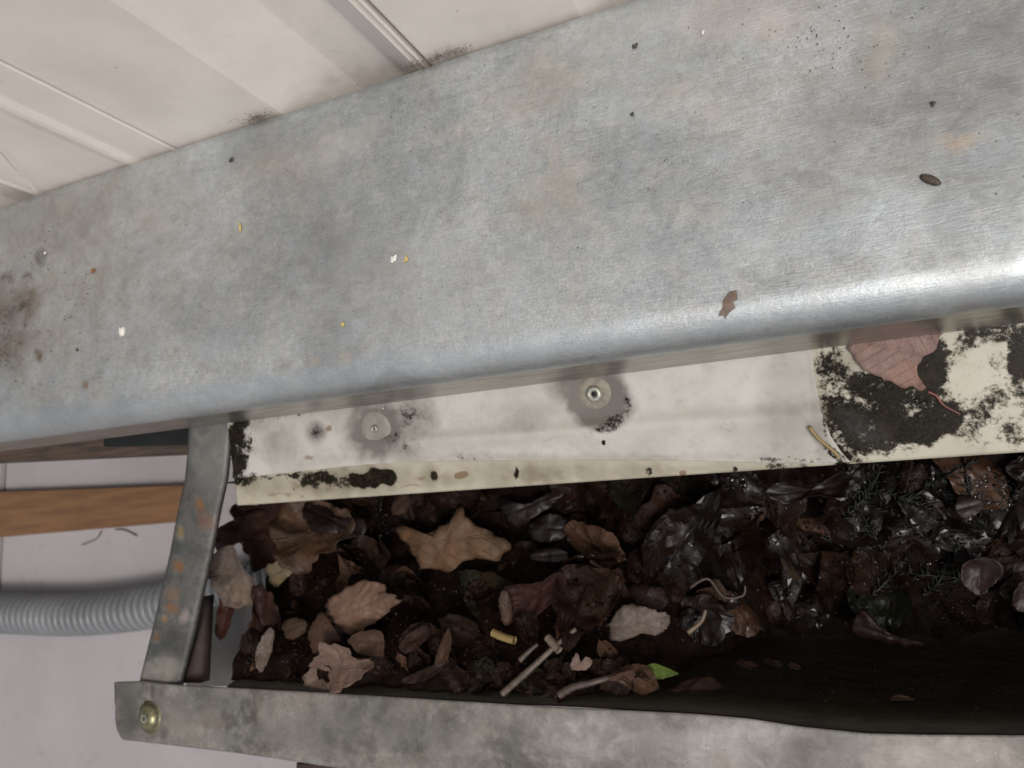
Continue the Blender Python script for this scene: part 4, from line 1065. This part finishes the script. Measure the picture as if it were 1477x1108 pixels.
for px, py, r in [(1053,691,.0046),(1062,697,.0026),(1072,699,.0028),(1040,700,.0024),(548,735,.0030),(553,770,.0032),(545,760,.0026),(818,778,.0030),(852,798,.0036),(600,856,.0026),(668,851,.0026),(1163,846,.0030),(1250,870,.0028),(1300,745,.0028),(1350,690,.0034),(1366,755,.0032),(1205,900,.0026),(1238,940,.0014),(1390,730,.0026)]:
    c = atz(px, py, -.65); h, _ = drop(c.x, c.y)
    if h: lst.append((h + Vector((0, 0, .0004)), r))
drops(lst, 'water_drops', 'clear water drops beaded over the wet litter')
sl = []
for px, py, r in [(1241,541,.0030),(1332,582,.0028),(1322,577,.0018),(1190,561,.0012),(1338,524,.0016),(1343,515,.0012),(1350,499,.0018),(1331,533,.001),(1358,553,.0012),(1300,566,.001),(1325,690-40,.001),
                  (330,625,.0016),(331,632,.0014),(331,645,.0016),(333,661,.0014),(428,678,.0016),(432,692,.0020),(437,700,.0018),(424,705,.0016),(436,716,.0018),(415,690,.0012),(668,655,.0016),(558,588,.0014)]:
    sl.append((atplane(px, py, SA, SB) + Vector((0, 0, .0042 if px < 1170 and py < 690 and px > 345 else .0006)), r))
drops(sl, 'water_beads', 'clear water beads on the cream sheet and flashing')
# ------------------------------------------------------------------ small things on the beam
def on_beam(px, py):
    p = atz(px, py, ZT)
    if p.y < Ys + RB:
        for k in range(40):
            a = math.pi / 2 + k / 40 * math.pi / 2
            y_, z_ = Ys + RB + RB * math.cos(a), ZT - RB + RB * math.sin(a)
            r = ray(px, py); 
            if abs(r.y / -r.z - y_ / -z_) < .002:
                return r * (z_ / r.z), Vector((0, math.cos(a), math.sin(a)))
    return p, Vector((0, 0, 1))
def pebble(px, py, a, b, h, ang, mat, name, label, cat, seed=0, rag=.2):
    p, nn = on_beam(px, py); V = []; n = 18
    q = Vector((0, 0, 1)).rotation_difference(nn); rz = Matrix.Rotation(ang, 3, 'Z')
    prof = [(1, -.1), (1.0, .25), (.8, .7), (.45, .95), (.02, 1)]
    for r, hh in prof:
        for k in range(n):
            th = 2 * math.pi * k / n; w_ = 1 + rag * nz(math.cos(th) * 2 + seed, math.sin(th) * 2, seed * 1.7) * 2
            V.append(p + q @ (rz @ Vector((a * r * w_ * math.cos(th), b * r * w_ * math.sin(th), h * hh + .0006))))
    return tag(link(name, pydata(V, grid_faces(5, n, closed=True)), mat), label, cat)
pebble(1342, 260, .0060, .0025, .0018, -.68, M_seed, 'seed', 'dark brown oval seed at the right of the galvanised beam', 'seed', rag=.05)
pebble(177, 478, .0042, .0036, .0018, .3, M_guano, 'bird_dropping', 'white crusty dropping at the left of the beam', 'dropping', 3, .5)
pebble(568, 374, .0028, .0021, .0010, .9, M_guano, 'bird_dropping', 'small white dropping beside a yellow fleck in the beam middle', 'dropping', 5, .4)
pebble(586, 375, .0031, .0012, .0010, 1.2, M_yellow, 'fleck', 'yellow fleck beside the small white dropping', 'fleck', 8, .4)
pebble(495, 468, .0018, .0016, .0010, 0, M_yellow, 'fleck', 'round yellow fleck near the beam rounded edge', 'fleck', 2, .2)
pebble(347, 328, .0042, .0010, .0008, 1.62, M_yellow, 'fleck', 'slim upright yellow fleck at the upper left of the beam', 'fleck', 4, .2)
pebble(335, 231, .0024, .0018, .0014, .6, M_seed, 'seed', 'small brown crumb near the top edge of the beam at left', 'seed', 6, .5)
pebble(916, 67, .0018, .0013, .001, .2, M_seed, 'seed', 'tiny brown crumb near the beam top edge, centre right', 'seed', 7, .5)
pebble(1345, 150, .0016, .0013, .001, 1.2, M_seed, 'seed', 'tiny reddish crumb above the dark oval seed', 'seed', 9, .5)
pebble(912, 165, .0013, .0010, .001, .2, M_seed, 'seed', 'tiny brown crumb in the upper middle of the beam', 'seed', 10, .5)
pebble(112, 505, .0017, .0015, .001, .2, M_seed, 'seed', 'tiny black crumb below left of the white crusty dropping', 'seed', 11, .5)
pebble(135, 391, .0022, .0018, .0014, .2, mat_simple('rust_crumb', (.25, .10, .04), rough=.8), 'seed', 'rusty crumb above the white crusty dropping', 'seed', 12, .6)
pebble(1014, 48, .0018, .0010, .0008, 1.3, M_guano, 'fleck', 'tiny white fleck near the top middle of the beam', 'fleck', 13, .3)
pebble(66, 365, .0016, .0012, .0008, .3, M_guano, 'fleck', 'tiny pale fleck in the dirt at the beam left end', 'fleck', 14, .3)
# brown flake on the rounded edge
fpx = conv('p', [(1053,421),(1063,419),(1064,432),(1058,437),(1061,444),(1052,451),(1046,460),(1044,454),(1037,456),(1039,449),(1043,444),(1043,434)])
V = []; c_ = (1051, 440)
for s in (.02, .5, 1.0):
    for x, y in fpx:
        p, nn = on_beam(lerp(c_[0], x, s), lerp(c_[1], y, s)); V.append(p + nn * .0012)
tag(link('flake', pydata(V, grid_faces(3, len(fpx), closed=True)), M_flake), 'ragged brown flake stuck on the shiny rounded edge of the beam', 'flake')
# dirt specks
V, F = [], []
def specks(px, py, rx, ry, n, s0, s1):
    for i in range(n):
        x, y = random.gauss(px, rx), random.gauss(py, ry); p = atz(x, y, ZT)
        if not (Ys + RB < p.y < Yn - .012): continue
        s = random.uniform(s0, s1); b0 = len(V)
        for c in ((1, 0, .3), (-.5, .8, .3), (-.6, -.7, .3), (0.1, 0, 1.0)): V.append(p + Vector((0, 0, .0006)) + Matrix.Rotation(i, 3, 'Z') @ (Vector(c) * s))
        F.extend([(b0, b0 + 1, b0 + 3), (b0 + 1, b0 + 2, b0 + 3), (b0 + 2, b0, b0 + 3)])
specks(40, 430, 40, 70, 130, .0003, .0012); specks(90, 500, 60, 60, 60, .0003, .0010); specks(5, 480, 16, 30, 60, .0004, .0016)
specks(700, 250, 400, 120, 90, .0002, .0007); specks(1200, 60, 70, 30, 60, .0003, .0008)
tag(link('dirt_specks', pydata(V, F), M_seed, smooth=False), 'scattered dark dirt specks on the galvanised beam', 'dirt', kind='stuff')
# cobweb tufts where the wall meets the beam
for px, py, wd, n, lb in [(640, 78, .022, 90, 'brown cobweb tuft at the double joint of the wall panels'), (375, 163, .014, 60, 'faint cobweb tuft on the beam top edge left of the rib'), (603, 92, .006, 30, 'small dusty cobweb knot left of the double joint')]:
    c = atz(px, py, ZT); V, F = [], []
    for i in range(n):
        a = Vector((c.x + random.gauss(0, wd * .5), WY - .003, ZT + random.uniform(0, .004)))
        pts = [a]
        for k in range(4): pts.append(pts[-1] + Vector((random.gauss(0, .0028), -random.uniform(0, .0008), random.gauss(.0006, .0018))))
        v, f = tube(pts, .00013, 3, caps=False); o_ = len(V); V += v; F += [tuple(q + o_ for q in g) for g in f]
    tag(link('cobweb', pydata(V, F), M_web, smooth=False), lb, 'cobweb')
a = ray(0, 213) * (WY / ray(0, 213).y); b = ray(52, 270) * (WY / ray(52, 270).y)
v, f = tube([a + Vector((-.02, -.004, .03)), a + Vector((0, -.004, 0)), b + Vector((0, -.004, 0))], .0004, 4)
tag(link('cobweb_strand', pydata(v, f), M_guano), 'pale taut cobweb strand on the wall at the far left', 'cobweb')
